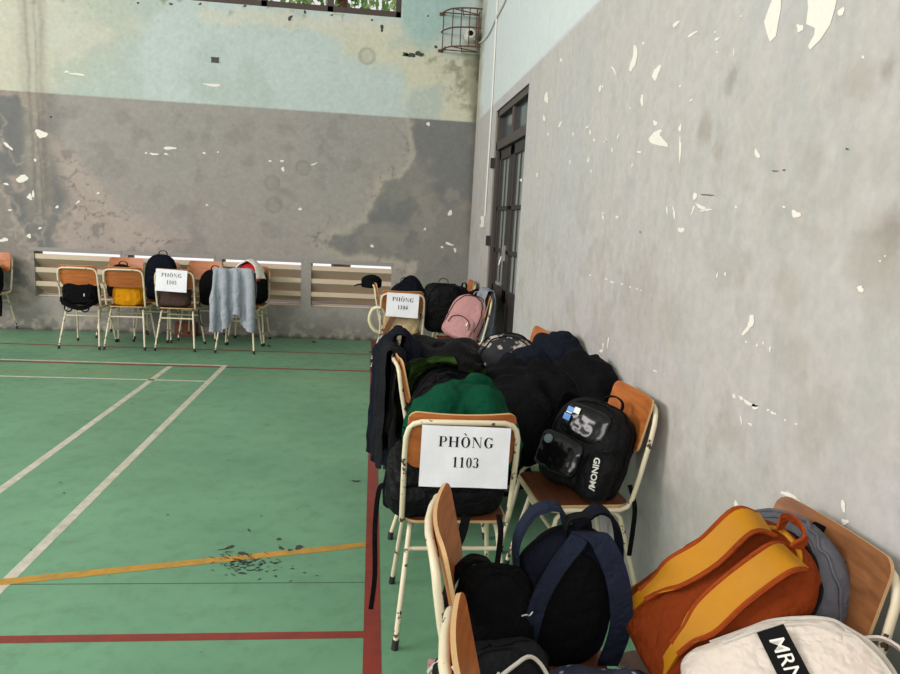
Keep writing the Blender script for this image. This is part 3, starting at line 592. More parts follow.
chair(-2.045, 7.45, 90, 'school chair in the far row with the 1105 sign and a brown bag')
chair(-1.43, 7.42, 88, 'school chair covered by the pale grey shirt')
chair(-2.80, 8.36, 271, 'school chair against the wall behind the yellow bag chair, facing the camera', .03)
chair(-2.40, 8.37, 269, 'school chair against the wall behind the navy backpack')
chair(-1.93, 8.36, 270, 'school chair against the wall behind the 1105 sign, its orange back rising above the sign', .03)
chair(-1.40, 8.36, 270, 'school chair against the wall behind the pale grey shirt', .0)
chair(-4.22, 8.34, 272, 'school chair cut by the left edge of the photo with a dark bag on it', .03)
# ------------------------------------------------------------------ signs
def ring(mb, cx, cz, ro, ri, a0=0, a1=360, n=26, dx=0):
    vs = []; 
    for k in range(n + 1):
        t = math.radians(a0 + (a1 - a0) * k / n); vs += [(cx + ro[0] * math.cos(t), 0, cz + ro[1] * math.sin(t)), (cx + dx + ri[0] * math.cos(t), 0, cz + ri[1] * math.sin(t))]
    mb.add(vs, [(2 * k, 2 * k + 2, 2 * k + 3, 2 * k + 1) for k in range(n)])
def rect(mb, x0, z0, x1, z1): mb.add([(x0, 0, z0), (x1, 0, z0), (x1, 0, z1), (x0, 0, z1)], [(0, 1, 2, 3)])
def glyph(mb, ch, x, z, h):
    b = MB(); S = .2; T = .045     # unit height 1
    def stem(cx, z0=0, z1=1, sf=(1, 1), w_=S):
        rect(b, cx - w_ / 2, z0, cx + w_ / 2, z1)
        if sf[0]: rect(b, cx - w_ / 2 - .09, z0, cx + w_ / 2 + .09, z0 + T)
        if sf[1]: rect(b, cx - w_ / 2 - .09, z1 - T, cx + w_ / 2 + .09, z1)
    if ch == 'P': stem(.2); rect(b, .3, .955, .5, 1); rect(b, .3, .45, .5, .495); ring(b, .5, .725, (.27, .275), (.09, .23), -90, 90); W_ = .86
    elif ch == 'H': stem(.2); stem(.82); rect(b, .3, .48, .72, .54); W_ = 1.1
    elif ch in 'OÒ':
        ring(b, .48, .5, (.43, .52), (.22, .47)); W_ = 1.02
        if ch == 'Ò': b.add([(.25, 0, 1.34), (.44, 0, 1.34), (.58, 0, 1.12), (.50, 0, 1.12)], [(0, 1, 2, 3)])
    elif ch == 'N':
        stem(.14, w_=.05); stem(.84, 0, 1, (0, 1), .05); b.add([(.05, 0, 1), (.3, 0, 1), (.865, 0, 0), (.78, 0, 0)], [(0, 1, 2, 3)]); W_ = 1.06
    elif ch == 'G': ring(b, .5, .5, (.45, .52), (.23, .47), 42, 325); rect(b, .66, .06, .86, .42); rect(b, .57, .38, .94, .42); rect(b, .80, .68, .84, 1.0); W_ = 1.08
    elif ch == '1': rect(b, .21, 0, .39, 1); rect(b, .1, 0, .5, .04); b.add([(.08, 0, .86), (.08, 0, .83), (.25, 0, .87), (.39, 0, 1), (.33, 0, 1)], [(0, 1, 2, 3, 4)]); W_ = .62
    elif ch == '0': ring(b, .31, .5, (.27, .51), (.11, .47)); W_ = .66
    elif ch == '3': ring(b, .26, .75, (.25, .25), (.10, .2), -85, 160); ring(b, .26, .28, (.29, .29), (.10, .245), -160, 85); b.blob((.1, 0, .13), (.08, .0005, .07)); W_ = .64
    elif ch == '4': rect(b, .32, 0, .48, 1); rect(b, .03, .22, .6, .36); b.add([(.03, 0, .3), (.10, 0, .36), (.40, 0, .9), (.40, 0, 1)], [(0, 1, 2, 3)]); W_ = .66
    elif ch == '5': ring(b, .25, .33, (.31, .34), (.12, .27), -150, 100); rect(b, .12, .84, .52, 1); b.add([(.12, 0, .84), (.17, 0, .84), (.13, 0, .55), (.07, 0, .55)], [(0, 1, 2, 3)]); b.blob((.1, 0, .12), (.07, .0005, .06)); W_ = .64
    mb.add([(x + p[0] * h, 0, z + p[2] * h) for p in b.v], b.f); return W_ * h
def word(mb, s_, cx, z, h, track=.05):
    tmp = MB(); x = 0
    for ch in s_: x += glyph(tmp, ch, x, z, h) + track * h
    mb.add([(p[0] - x / 2 + cx, p[1], p[2]) for p in tmp.v], tmp.f)
def sign(num, cx, y, cz, w_, h_, roll, label):
    t = thing('paper_sign', label, 'sign', (cx, y, cz)); t.rotation_euler = (math.radians(-5), math.radians(roll), 0); t['group'] = 'room number signs taped to chairs'
    p = MB(); nx, nz = 14, 10; fx = lambda x, z: -.002 + .0025 * math.sin(x * 30 + num % 7) * math.cos(z * 23) + .006 * (abs(x) / w_ * 2) ** 3 * 0
    vs = [(-w_ / 2 + w_ * i / nx, fx(-w_ / 2 + w_ * i / nx, -h_ / 2 + h_ * j / nz), -h_ / 2 + h_ * j / nz) for i in range(nx + 1) for j in range(nz + 1)]
    p.add(vs, [(i * (nz + 1) + j, (i + 1) * (nz + 1) + j, (i + 1) * (nz + 1) + j + 1, i * (nz + 1) + j + 1) for i in range(nx) for j in range(nz)])
    o = p.build('paper', M['paper'], t, smooth=False); m = o.modifiers.new('s', 'SOLIDIFY'); m.thickness = .0006
    for nm, tx, zz_, tk in (('room_word', 'PHÒNG', h_ * .16, .06), ('room_number', str(num), -h_ * .17, .03)):
        l = MB(); word(l, tx, .004, zz_, h_ * .17, tk); l.v = [(x, fx(x, z) - .0014, z) for x, _, z in l.v]; l.build(nm, M['ink'], t, smooth=False)
sign(1103, .324, 2.220, .722, .30, .208, 1.2, 'nearest and largest white paper sign, reading PHÒNG 1103')
sign(1104, .262, 6.150, .738, .285, .21, 2.5, 'white paper sign reading PHÒNG 1104 on the chair beyond the middle pile')
sign(1105, -2.06, 7.418, .745, .31, .225, 2, 'small far white paper sign reading PHÒNG 1105 in the back row')
# ------------------------------------------------------------------ soft bags
def bag_surface(w_, d, h, top=2.4, bot=6, e=3.2, dtop=2.2, seed=0, wr=.010, slump=0, nu=72, nv=44):
    """closed soft body, base at z=0, front -y"""
    P = np.zeros((nu, nv + 1, 3))
    for j in range(nv + 1):
        s_ = -1 + 2 * j / nv; s_ = math.sin(s_ * PI / 2); p_ = top if s_ > 0 else bot; pd = dtop if s_ > 0 else bot
        kw = max(0, 1 - abs(s_) ** p_) ** (1 / p_); kd = max(0, 1 - abs(s_) ** pd) ** (1 / pd)
        if s_ < 0: kd *= 1.0
        kd *= 1 - .22 * (s_ + 1) / 2 + .05; 
        for i in range(nu):
            t = 2 * PI * i / nu; c_, q = math.cos(t), math.sin(t)
            x = math.copysign(abs(c_) ** (2 / e), c_); y = math.copysign(abs(q) ** (2 / (e * .8)), q)
            P[i, j] = (w_ / 2 * kw * x, d / 2 * kd * y, h / 2 * (1 + s_))
    out = P.copy()
    for i in range(nu):
        for j in range(nv + 1):
            p = Vector(P[i, j]); o = Vector((seed * 3.1, seed * 1.7, 0))
            n = mnoise.noise(p * 7 + o) * 1.0 + (1 - 2 * abs(mnoise.noise(p * 13 + o * 2))) * .45 + mnoise.noise(Vector((p.x * 30, p.y * 30, p.z * 9)) + o) * .22
            c = Vector((0, 0, h * .5)); dr_ = (p - c); dr_.z *= .4; dr_ = dr_.normalized() if dr_.length > 1e-6 else Vector((0, 0, 1))
            q = p + dr_ * n * wr; q.x += slump * (p.z / h) ** 2; out[i, j] = q
    return out
def bag_body(P):
    nu, nv1 = P.shape[:2]; mb = MB(); vs = [tuple(P[i, j]) for i in range(nu) for j in range(nv1)]
    mb.add(vs, [(i * nv1 + j, ((i + 1) % nu) * nv1 + j, ((i + 1) % nu) * nv1 + j + 1, i * nv1 + j + 1) for i in range(nu) for j in range(nv1 - 1)]); return mb
def backpack(label, mat, loc, zax, front, w_=.30, d=.17, h=.42, seed=0, strapmat=None, pocket=True, pocketmat=None, straps=True, zipmat=None, wr=.010, name='backpack', group=None, handle=True, strap_w=.06, pipe=None, top=2.4, dtop=2.2, buckles=True, slack=.035, sx=.075, bottom_out=.12):
    t = thing(name, label, 'bag'); 
    if group: t['group'] = group
    P = bag_surface(w_, d, h, seed=seed, wr=wr, top=top, dtop=dtop); m0 = M[mat]; sm = M[strapmat or mat]; zm = M[zipmat or 'ink']
    bag_body(P).build('body', m0, t)
    def arc(yk, r=.004, k=.86, z0=.22, m=zm, nm='zip'):
        pts = []
        for a in np.linspace(0, PI, 25):
            x = math.cos(a) * w_ / 2 * k; s_ = math.sin(a); z = h * (z0 + (.965 - z0) * s_ ** .55); pts.append((x, z))
        # snap to body: find surface point nearest in x,z on the wanted side
        F = P.reshape(-1, 3); Q = []
        for x, z in pts:
            kz = abs(2 * z / h - 1); pz = (1 - min(.995, kz) ** dtop) ** (1 / dtop) if z > h / 2 else 1
            y = -d / 2 * yk * pz * (1 - .2 * z / h); cand = np.argmin(((F - np.array([x * 1.06, y, z])) ** 2).sum(1)); Q.append(F[cand] + np.array([x, y, z - h / 2]) * .02)
        mb = MB(); mb.tube(Q, r, 6, smooth=3); mb.build(nm, m, t)
    arc(.15, .0042); arc(.82, .0038, .8, .3)
    if pocket:
        pm = M[pocketmat or mat]; Pp = bag_surface(w_ * .78, .07, h * .50, top=3.0, seed=seed + 5, wr=wr * .6, nu=48, nv=28); pk = bag_body(Pp).build('front_pocket', pm, t); pk.location = (0, -d / 2 * .98 + .012, h * .05)
        mb = MB(); pts = [(math.cos(a) * w_ * .30, -.038, h * (.18 + .27 * math.sin(a) ** .6)) for a in np.linspace(0.05, PI - .05, 15)]; mb.tube(pts, .0035, 6, smooth=3); mb.build('pocket_zip', zm, pk)
        MB().box((w_ * .2, -.05, h * .30), (w_ * .2 + .008, -.043, h * .30 + .03)).build('zip_pull', M['steel'], pk, smooth=False)
    if handle:
        mb = MB(); mb.strap([(-.045, d * .22, h * .955), (-.04, d * .24, h + .03), (0, d * .25, h + .048), (.04, d * .24, h + .03), (.045, d * .22, h * .955)], .022, .006, (0, 1, 0)); mb.build('handle', sm, t)
    if straps:
        for s_ in (-1, 1):
            mb = MB(); mb.strap([(s_ * .05, d * .36, h * .93), (s_ * .06, d / 2 + .02, h * .86), (s_ * sx, d / 2 + slack, h * .62), (s_ * (sx + .01), d / 2 + slack, h * .40), (s_ * (sx + .02), d / 2 + slack * .6, h * .22), (s_ * bottom_out, d / 2 * .75, h * .06)], strap_w, .011, (1, 0, 0), prof=lambda u: 1 if u < .62 else max(.38, 1 - (u - .62) * 4)); so = mb.build('shoulder_strap', sm, t)
            if pipe:
                for e in (-1, 1):
                    b2 = MB(); b2.tube([(s_ * .05 + e * strap_w / 2, d * .36, h * .93 + .002), (s_ * .06 + e * strap_w / 2, d / 2 + .024, h * .86), (s_ * sx + e * strap_w / 2, d / 2 + slack + .003, h * .62), (s_ * (sx + .01) + e * strap_w / 2, d / 2 + slack + .003, h * .42), (s_ * (sx + .015) + e * strap_w * .26, d / 2 + slack * .8 + .003, h * .30), (s_ * (sx + .02) + e * strap_w * .2, d / 2 + slack * .6 + .003, h * .20)], .006, 6, smooth=6); b2.build('strap_edging', M[pipe], so)
            if buckles: MB().box((s_ * (sx + .02) - .014, d / 2 + slack * .6 - .006, h * .19), (s_ * (sx + .02) + .014, d / 2 + slack * .6 + .009, h * .25)).build('buckle', M['ink'], so, smooth=False, bevel=.002)
    orient(t, loc, zax, front); return t
# ------------------------------------------------------------------ cloth: position based drape over what lies underneath
def drape(W_, H_, step, shape, place, cols, iters=150, seed=0, crumple=.02, relax=7, fric=.8, scale0=(1, 1), wallx=WX - .012, pin=None):
    nu = int(W_ / step) + 1; nv = int(H_ / step) + 1
    U, V = np.meshgrid(np.linspace(-W_ / 2, W_ / 2, nu), np.linspace(-H_ / 2, H_ / 2, nv), indexing='ij'); keep = shape(U, V)
    X = np.stack([U * scale0[0], V * scale0[1], (fbm(U + 5, V + 3, 7, seed) - .5) * crumple * 3 + (fbm(U + 5, V + 3, 16, seed + 9) - .5) * crumple], -1)
    idx = -np.ones((nu, nv), int); idx[keep] = np.arange(keep.sum()); p = X[keep] ; p = np.array([place(q) for q in p]); old = p.copy(); pm = (pin(U, V)[keep] if pin else np.zeros(len(p), bool)); p0 = p.copy()
    cons = []
    for (di, dj, k) in ((1, 0, 1.), (0, 1, 1.), (1, 1, .5), (1, -1, .5), (3, 0, .12), (0, 3, .12)):
        I, J = np.meshgrid(np.arange(nu), np.arange(nv), indexing='ij'); I2 = I + di; J2 = J + dj
        ok = (I2 < nu) & (J2 < nv) & (J2 >= 0); I, J, I2, J2 = I[ok], J[ok], I2[ok], J2[ok]; a = idx[I, J]; b = idx[I2, J2]; ok = (a >= 0) & (b >= 0); a, b, I, J = a[ok], b[ok], I[ok], J[ok]
        L = math.hypot(di * W_ / (nu - 1), dj * H_ / (nv - 1)); 
        if di and not dj: par = (I // di) % 2
        elif dj and not di: par = (J // dj) % 2
        else: par = I % 2
        for c_ in (0, 1): cons.append((a[par == c_], b[par == c_], L, k))
    g = np.array([0, 0, -9.8]); dt = .016; need_drop = pin is None
    def collide(p, old):
        hit = np.zeros(len(p), bool)
        for c_ in cols:
            if c_[0] == 'ell':
                cc, r_ = np.array(c_[1]), np.array(c_[2]); q = (p - cc) / r_; d = np.linalg.norm(q, axis=1); m = d < 1
                if m.any(): p[m] = cc + q[m] / d[m][:, None] * r_; hit |= m
            elif c_[0] == 'box':
                cc, hh, ang = np.array(c_[1]), np.array(c_[2]), c_[3]; ca, sa = math.cos(ang), math.sin(ang); R_ = np.array([[ca, -sa, 0], [sa, ca, 0], [0, 0, 1]])
                q = (p - cc) @ R_; hr = hh + .008; m = (np.abs(q) < hr).all(1)
                if m.any():
                    qq = q[m]; pen = hr - np.abs(qq); k = pen.argmin(1); r0 = np.arange(len(qq)); qq[r0, k] = np.sign(qq[r0, k] + 1e-9) * hr[k]; p[m] = qq @ R_.T + cc; hit |= m
            elif c_[0] == 'cap':
                a, b, r_ = np.array(c_[1]), np.array(c_[2]), c_[3]; ab = b - a; t = np.clip(((p - a) @ ab) / (ab @ ab), 0, 1); n_ = p - a - t[:, None] * ab; d = np.linalg.norm(n_, axis=1); m = d < r_
                if m.any(): p[m] += n_[m] / (d[m][:, None] + 1e-9) * (r_ - d[m])[:, None]; hit |= m
        m = p[:, 2] < .012; p[m, 2] = .012; hit |= m
        m = p[:, 0] > wallx; p[m, 0] = wallx; hit |= m
        m = p[:, 1] > WY - .03; p[m, 1] = WY - .03
        return hit
    if need_drop:     # lay the gathered sheet on what is below, then let its spare length buckle
        live = np.ones(len(p), bool); zn = X[keep][:, 2]
        p[:, 2] -= zn * .8
        for k in range(70):
            q = p.copy(); q[live, 2] -= .012; r0 = q.copy(); collide(q, q); moved = np.linalg.norm(q - r0, axis=1) > 1e-6
            p[live & ~moved] = q[live & ~moved]; live &= ~moved
        p[:, 2] += .004 + np.abs(zn) * .25; old = p.copy()
    for it in range(iters):
        v = (p - old) * .965; sp = np.linalg.norm(v, axis=1) + 1e-9; v *= np.minimum(1, .010 / sp)[:, None]
        if it < 12: v *= 0
        old = p.copy(); p = p + v + g * dt * dt * (it > 8)
        for r_ in range(relax):
            for a, b, L, k in cons:
                d = p[b] - p[a]; l = np.linalg.norm(d, axis=1) + 1e-9; s_ = k * .5 * (l - L) / l
                if k < .2: s_ = np.where(l < L, s_, 0)
                c_ = d * s_[:, None]; p[a] += c_; p[b] -= c_
            p[pm] = p0[pm]
            if r_ % 3 == 2: hit = collide(p, old)
        hit = collide(p, old)
        if hit.any():
            p[hit] -= (p[hit] - old[hit]) * fric; collide(p, old); old[hit] = p[hit]
        p[pm] = p0[pm]; old[pm] = p0[pm]
    F = []
    for i in range(nu - 1):
        for j in range(nv - 1):
            q = (idx[i, j], idx[i + 1, j], idx[i + 1, j + 1], idx[i, j + 1])
            if min(q) >= 0: F.append(q)
    return p, F
def cloth(name, label, cat, mats, pf, th=.004, group=None, parts=None, wrk=.014, wsc=8):
    p, F = pf
    q = np.array(F); nrm = np.zeros_like(p); fn = np.cross(p[q[:, 2]] - p[q[:, 0]], p[q[:, 3]] - p[q[:, 1]])
    for k in range(4): np.add.at(nrm, q[:, k], fn)
    nrm /= np.linalg.norm(nrm, axis=1)[:, None] + 1e-9; amp = np.array([(1 - 2.4 * abs(mnoise.noise(Vector((a[0] + .6 * a[2], a[1] - .5 * a[0], a[2] * .5 + a[1] * .3)) * wsc + Vector((3, 1, len(p) * .01))))) * .8 + mnoise.noise(Vector(a) * 19) * .4 for a in p]); p = p + nrm * (amp * wrk)[:, None]
    lo = p.min(0); c = p.mean(0); loc = (c[0], c[1], lo[2]); mb = MB(); mb.add((p - np.array(loc)).tolist(), F)
    me = bpy.data.meshes.new(name); me.from_pydata(mb.v, [], mb.f)
    for m in mats: me.materials.append(M[m])
    me.polygons.foreach_set('use_smooth', [True] * len(me.polygons)); me.update(); o = bpy.data.objects.new(name, me); C.objects.link(o); o.location = loc
    s_ = o.modifiers.new('sol', 'SOLIDIFY'); s_.thickness = th; s_.offset = 0
    if len(mats) > 1: s_.material_offset = 1
    b = o.modifiers.new('sub', 'SUBSURF'); b.levels = 1; b.render_levels = 1
    return tag(o, label, cat, group)
def lumps(c, r, n, seed, s_=.42):
    q = random.Random(seed); out = [('ell', c, r)]
    for k in range(n):
        a = q.uniform(0, 2 * PI); e = q.uniform(.1, 1.1); d = (math.cos(a) * math.cos(e), math.sin(a) * math.cos(e), math.sin(e)); f = q.uniform(.8, .95)
        out.append(('ell', tuple(c[i] + d[i] * r[i] * f for i in range(3)), tuple(r[i] * s_ * q.uniform(.6, 1.2) for i in range(3))))
    return out
full = lambda U, V: np.ones(U.shape, bool)
def jacket(w_=.55, l=.62, sl=.5, sw=.17):
    """T-shape: body w_ x l, sleeves out to the sides at the top"""
    def f(U, V):
        body = (np.abs(U) < w_ / 2) & (np.abs(V) < l / 2); sl_ = (np.abs(U) < w_ / 2 + sl) & (V > l / 2 - sw - .25 * (np.abs(U) - w_ / 2)) & (V < l / 2 - .12 * (np.abs(U) - w_ / 2)) & (np.abs(V) < l / 2)
        neck = (U ** 2 + (V - l / 2) ** 2) > .075 ** 2; return (body | sl_) & neck
    return f
def rotp(loc, rz=0, tilt=None):
    c_, s_ = math.cos(rz), math.sin(rz)
    return lambda q: (loc[0] + q[0] * c_ - q[1] * s_, loc[1] + q[0] * s_ + q[1] * c_, loc[2] + q[2])
def fold_over(loc, along, th0=0):
    """hang over an edge: U runs along 'along' deg, V across; starts as a tent"""
    a = math.radians(along); ax, ay = math.cos(a), math.sin(a)
    def f(q):
        v = q[1]; s_ = math.copysign(1, v); h = min(abs(v), .03); dn = abs(v) - h
        ox = s_ * h + s_ * dn * .22; return (loc[0] + ax * q[0] - ay * ox, loc[1] + ay * q[0] + ax * ox, loc[2] - dn * .97 + q[2] * .3 + 0 * v)
    return f
def fold_over2(loc, along, amp=.02, freq=26):
    f0 = fold_over(loc, along); a = math.radians(along)
    def f(q):
        p = list(f0(q)); k = min(1, abs(q[1]) / .15); s_ = amp * math.sin(q[0] * freq) * k * math.copysign(1, q[1]); p[0] += -math.sin(a) * s_; p[1] += math.cos(a) * s_; return tuple(p)
    return f
def chair_cols(bx, by, face):
    a = math.radians(face); fx_, fy_ = math.cos(a), math.sin(a); nx_, ny_ = -fy_, fx_
    r = [('cap', (bx - nx_ * .17, by - ny_ * .17, .822), (bx + nx_ * .17, by + ny_ * .17, .822), .026)]
    for s_ in (-1, 1): r.append(('cap', (bx + nx_ * .185 * s_, by + ny_ * .185 * s_, .815), (bx + nx_ * .185 * s_ + fx_ * .05, by + ny_ * .185 * s_ + fy_ * .05, .45), .022))
    r.append(('box', (bx + fx_ * .03, by + fy_ * .03, .75), (.19, .018, .09), a + PI / 2)); r.append(('box', (bx + fx_ * .23, by + fy_ * .23, .435), (.19, .19, .018), a + PI / 2)); return r
# ======================= FRONT GROUP =======================
def on_bag(t, mb, name, mat, **k): return mb.build(name, M[mat], t, **k)
def label_text(t, text, loc, size, rot, mat='white', nm='lettering', shear=0, bold=.0, sx=1):
    cu = bpy.data.curves.new(nm, 'FONT'); cu.body = text; cu.size = size; cu.align_x = 'CENTER'; cu.align_y = 'CENTER'; cu.extrude = .0005; cu.offset = bold; cu.shear = shear
    o = bpy.data.objects.new(nm, cu); C.objects.link(o); dg = bpy.context.evaluated_depsgraph_get(); me = bpy.data.meshes.new_from_object(o.evaluated_get(dg)); bpy.data.objects.remove(o)
    me.materials.clear(); me.materials.append(M[mat]); o = bpy.data.objects.new(nm, me); C.objects.link(o); o.parent = t; o.location = loc; o.rotation_euler = rot; o.scale = (sx, 1, 1); return o
def strap_on(t, pts, w_, th, mat, side=(1, 0, 0), name='strap', prof=None):
    mb = MB(); mb.strap(pts, w_, th, side, prof=prof); return mb.build(name, M[mat], t)
# navy backpack, its padded back towards the camera (local +x is the viewer's left)
t = backpack('navy backpack standing upright with black mesh back panel and looping straps', 'navy', (.485, 1.575, .453), (.05, -.10, 1), (-.05, 1, .1), w_=.235, d=.14, h=.335, seed=2, straps=False, zipmat='ink', top=2.2, handle=False)
Pm = bag_surface(.19, .05, .30, top=2.1, seed=3, wr=.003, nu=48, nv=26); o = bag_body(Pm).build('mesh_back_panel', M['mesh'], t); o.location = (0.01, .056, .0)
strap_on(t, [(-.01, .03, .335), (.02, .075, .345), (.065, .10, .30), (.098, .105, .22), (.108, .10, .12), (.105, .09, .02)], .042, .011, 'navy2', name='shoulder_strap')
strap_on(t, [(.0, .03, .34), (-.03, .08, .35), (-.068, .105, .29), (-.098, .11, .20), (-.112, .10, .11), (-.11, .08, .01)], .055, .011, 'navy2', name='shoulder_strap')
strap_on(t, [(.02, .0, .33), (.05, .0, .39), (.11, .0, .375), (.14, .0, .30), (.13, .0, .22)], .045, .009, 'navy2', (0, 1, 0), name='strap_loop')
strap_on(t, [(.0, .0, .335), (-.05, .0, .385), (-.10, .0, .35), (-.128, .0, .25), (-.13, .0, .12)], .045, .009, 'navy', (0, 1, 0), name='strap_loop')
strap_on(t, [(.03, .02, .33), (.03, .03, .375), (-.01, .035, .385), (-.03, .02, .335)], .026, .006, 'ink', (0, 1, 0), name='handle')
# black knapsack
t = backpack('black knapsack sagging on the seat left of the navy backpack', 'mesh', (.315, 1.50, .453), (-.03, .02, 1), (.1, -1, .1), w_=.18, d=.16, h=.255, seed=8, strapmat='black', straps=False, wr=.014, pocket=False, handle=False, top=3, zipmat='mesh')
strap_on(t, [(-.085, .05, .05), (-.115, .03, .12), (-.10, .04, .20), (-.05, .05, .25), (0, .06, .235)], .04, .010, 'black', (0, 1, 0), name='shoulder_strap')
mb = MB(); mb.tube([(.042, -.078, .168), (.052, -.081, .172), (.060, -.079, .168), (.068, -.078, .176)], .002, 6, smooth=3); mb.build('silver_logo', M['steel'], t)
p_ = drape(.16, .14, .012, full, lambda q: (.215 + q[0] * .5, 1.42 + q[1], .60 + q[2] + q[0] * 1.0), [('box', (.34, 1.48, .435), (.2, .2, .02), 0), ('ell', (.315, 1.50, .56), (.10, .09, .13))], iters=40, seed=4, crumple=.05)
cloth('plastic_wrapper', 'crumpled pale pink wrapper squeezed beside the black knapsack', 'wrapper', ['pink'], p_, .001)
# piped black bag, bottom edge
t = backpack('black bag with light grey piped edges at the bottom edge of the photo', 'char', (.275, 1.245, .458), (-.08, .16, 1), (.1, -1, .5), w_=.23, d=.12, h=.20, seed=12, straps=False, pocket=False, handle=False, wr=.012, top=5, dtop=4, name='shoulder_bag')
for pts in ([(-.115, -.05, .13), (-.105, -.065, .165), (-.06, -.07, .175), (-.02, -.075, .17), (.0, -.07, .15), (.02, -.075, .10), (.03, -.07, .04)], [(-.02, -.075, .16), (.03, -.06, .18), (.07, -.05, .188), (.10, -.055, .15), (.115, -.06, .08), (.12, -.05, .02)], [(-.12, .05, .14), (-.10, .0, .182), (-.07, -.055, .172)], [(.03, -.07, .13), (.0, -.055, .165), (.02, -.0, .188)]):
    mb = MB(); mb.tube(pts, .0042, 6, smooth=6); mb.build('piping', M['piping'], t)
p_ = drape(.42, .26, .014, full, rotp((.50, 1.30, .75), .2), [('box', (.36, 1.30, .435), (.22, .42, .02), 0), ('box', (.60, 1.2, .435), (.25, .4, .02), 0), *lumps((.50, 1.30, .46), (.15, .10, .10), 4, 23)], iters=60, seed=14, crumple=.06)
cloth('pouch', 'dark blue cloth with pale dots bunched at the bottom edge', 'cloth', ['polka'], p_)
# grey backpack against the chair back
t = backpack('slate grey backpack leaning on the brown chair back behind the orange one', 'grey', (.975, 1.43, .453), (.10, .10, 1), (-1, -.2, .1), w_=.34, d=.14, h=.40, seed=22, strapmat='black', straps=False, wr=.007, pocket=False, top=2.6, handle=False, zipmat='grey')
strap_on(t, [(.03, .03, .375), (.03, .075, .40), (.03, .09, .37)], .035, .012, 'black', name='shoulder_strap'); strap_on(t, [(.11, .03, .335), (.11, .085, .35), (.11, .09, .30)], .035, .012, 'black', name='shoulder_strap')
# orange and mustard backpack
zx = Vector((.68, -.12, .70)); fo_ = Vector((.45, .33, -.8))
t = backpack('rust orange backpack with mustard yellow shoulder straps lying aslant on the chair', 'orange', (.665, 1.43, .515), zx, fo_, w_=.30, d=.15, h=.44, seed=31, strapmat='strap_y', straps=True, pipe='orange2', strap_w=.075, slack=.014, sx=.055, bottom_out=.085, wr=.005, pocket=False, handle=False, buckles=False, top=2.6)
strap_on(t, [(-.028, .04, .425), (-.032, .055, .455), (0, .06, .466), (.032, .055, .455), (.028, .04, .425)], .03, .006, 'orange2', (0, 1, .3), name='handle')
mb = MB(); mb.tube([(a * .15, .03, .02 + .41 * (1 - abs(a) ** 3)) for a in np.linspace(-1, 1, 15)], .006, 6, smooth=3); mb.build('mustard_edge', M['strap_y'], t)
# cream backpack with the black label
zx = Vector((.83, -.19, .45)); fo_ = Vector((-.5, -.45, .74))
t = backpack('cream backpack with black MRN label at the lower right corner', 'cream', (.675, 1.165, .535), zx, fo_, w_=.29, d=.14, h=.36, seed=41, strapmat='cream', straps=False, zipmat='piping', wr=.007, pocket=False, handle=False, top=2.5, dtop=2.6)
mb = MB(); mb.box((-.112, -.0785, .172), (.06, -.0755, .226)); mb.build('black_label', M['ink'], t, smooth=False, bevel=.0008); label_text(t, 'MRN', (-.050, -.0792, .199), .040, (PI / 2, 0, 0), shear=.12, bold=.0001)
strap_on(t, [(-.085, .03, .33), (-.07, .035, .395), (0, .035, .42), (.07, .035, .395), (.085, .03, .33)], .014, .006, 'cream', (0, 1, 0), name='carry_loop')
# ======================= MIDDLE PILE (1103) =======================
t = backpack('black backpack lying flat on the seat of the 1103 chair below the sign', 'black2', (.075, 2.47, .545), (1, 0, .02), (.02, -.35, .9), w_=.31, d=.17, h=.43, seed=51, straps=False, wr=.014, pocket=True, strapmat='black', top=4, dtop=4)
for x, z in ((-.12, .06), (-.12, .22)):
    mb = MB(); mb.tube([(x + .022 * math.cos(a), -.05 + .01 * math.sin(a), z + .022 * math.sin(a)) for a in np.linspace(0, 2 * PI, 14)[:-1]], .003, 6, closed=True); mb.build('carabiner', M['steel'], t)
def hang(name, label, pts, w_=.025, mat='black', side=(1, 0, 0)):
    mb = MB(); mb.strap(pts, w_, .003, side); tag(mb.build(name, M[mat], loc=tuple(pts[0])), label, 'strap')
hang('hanging_strap', 'long black strap hanging left of the 1103 chair almost to the floor', [(.07, 2.42, .55), (.045, 2.40, .53), (.035, 2.38, .40), (.04, 2.36, .22), (.03, 2.34, .10)], .018)
hang('hanging_strap', 'black strap hanging through the right side of the 1103 chair', [(.46, 2.262, .50), (.463, 2.222, .46), (.462, 2.220, .40), (.455, 2.222, .30), (.44, 2.23, .22)], .020)
hang('hanging_strap', 'black strap loop drooping under the middle of the 1103 chair seat', [(.235, 2.262, .56), (.22, 2.215, .50), (.235, 2.212, .42), (.27, 2.214, .375), (.32, 2.222, .42), (.345, 2.25, .50)], .032)
hang('hanging_strap', 'black strap hanging behind the chair with the clear-pocket bag by the wall', [(1.02, 2.50, .52), (1.03, 2.455, .45), (1.03, 2.45, .36), (1.025, 2.45, .25)], .02)
backpack('black rucksack standing on the 1103 chair under the green jacket', 'black', (.31, 2.60, .60), (0, .12, 1), (0, -1, .1), w_=.30, d=.18, h=.27, seed=55, straps=False, pocket=False, wr=.012)
backpack('black sports bag on the seat behind the green jacket', 'black2', (.34, 3.15, .455), (.1, 0, 1), (.2, -1, 0), w_=.34, d=.28, h=.36, seed=57, straps=False, pocket=False, wr=.015)
backpack('dark school bag deep in the middle pile below the black jacket', 'char', (.36, 3.75, .455), (.1, 0, 1), (.2, -1, 0), w_=.34, d=.28, h=.33, seed=58, straps=False, pocket=False, wr=.015)
C1 = lumps((.345, 2.58, .685), (.20, .17, .20), 8, 1, .45) + lumps((.30, 2.85, .66), (.16, .16, .2), 3, 2) + chair_cols(.318, 2.245, 90)
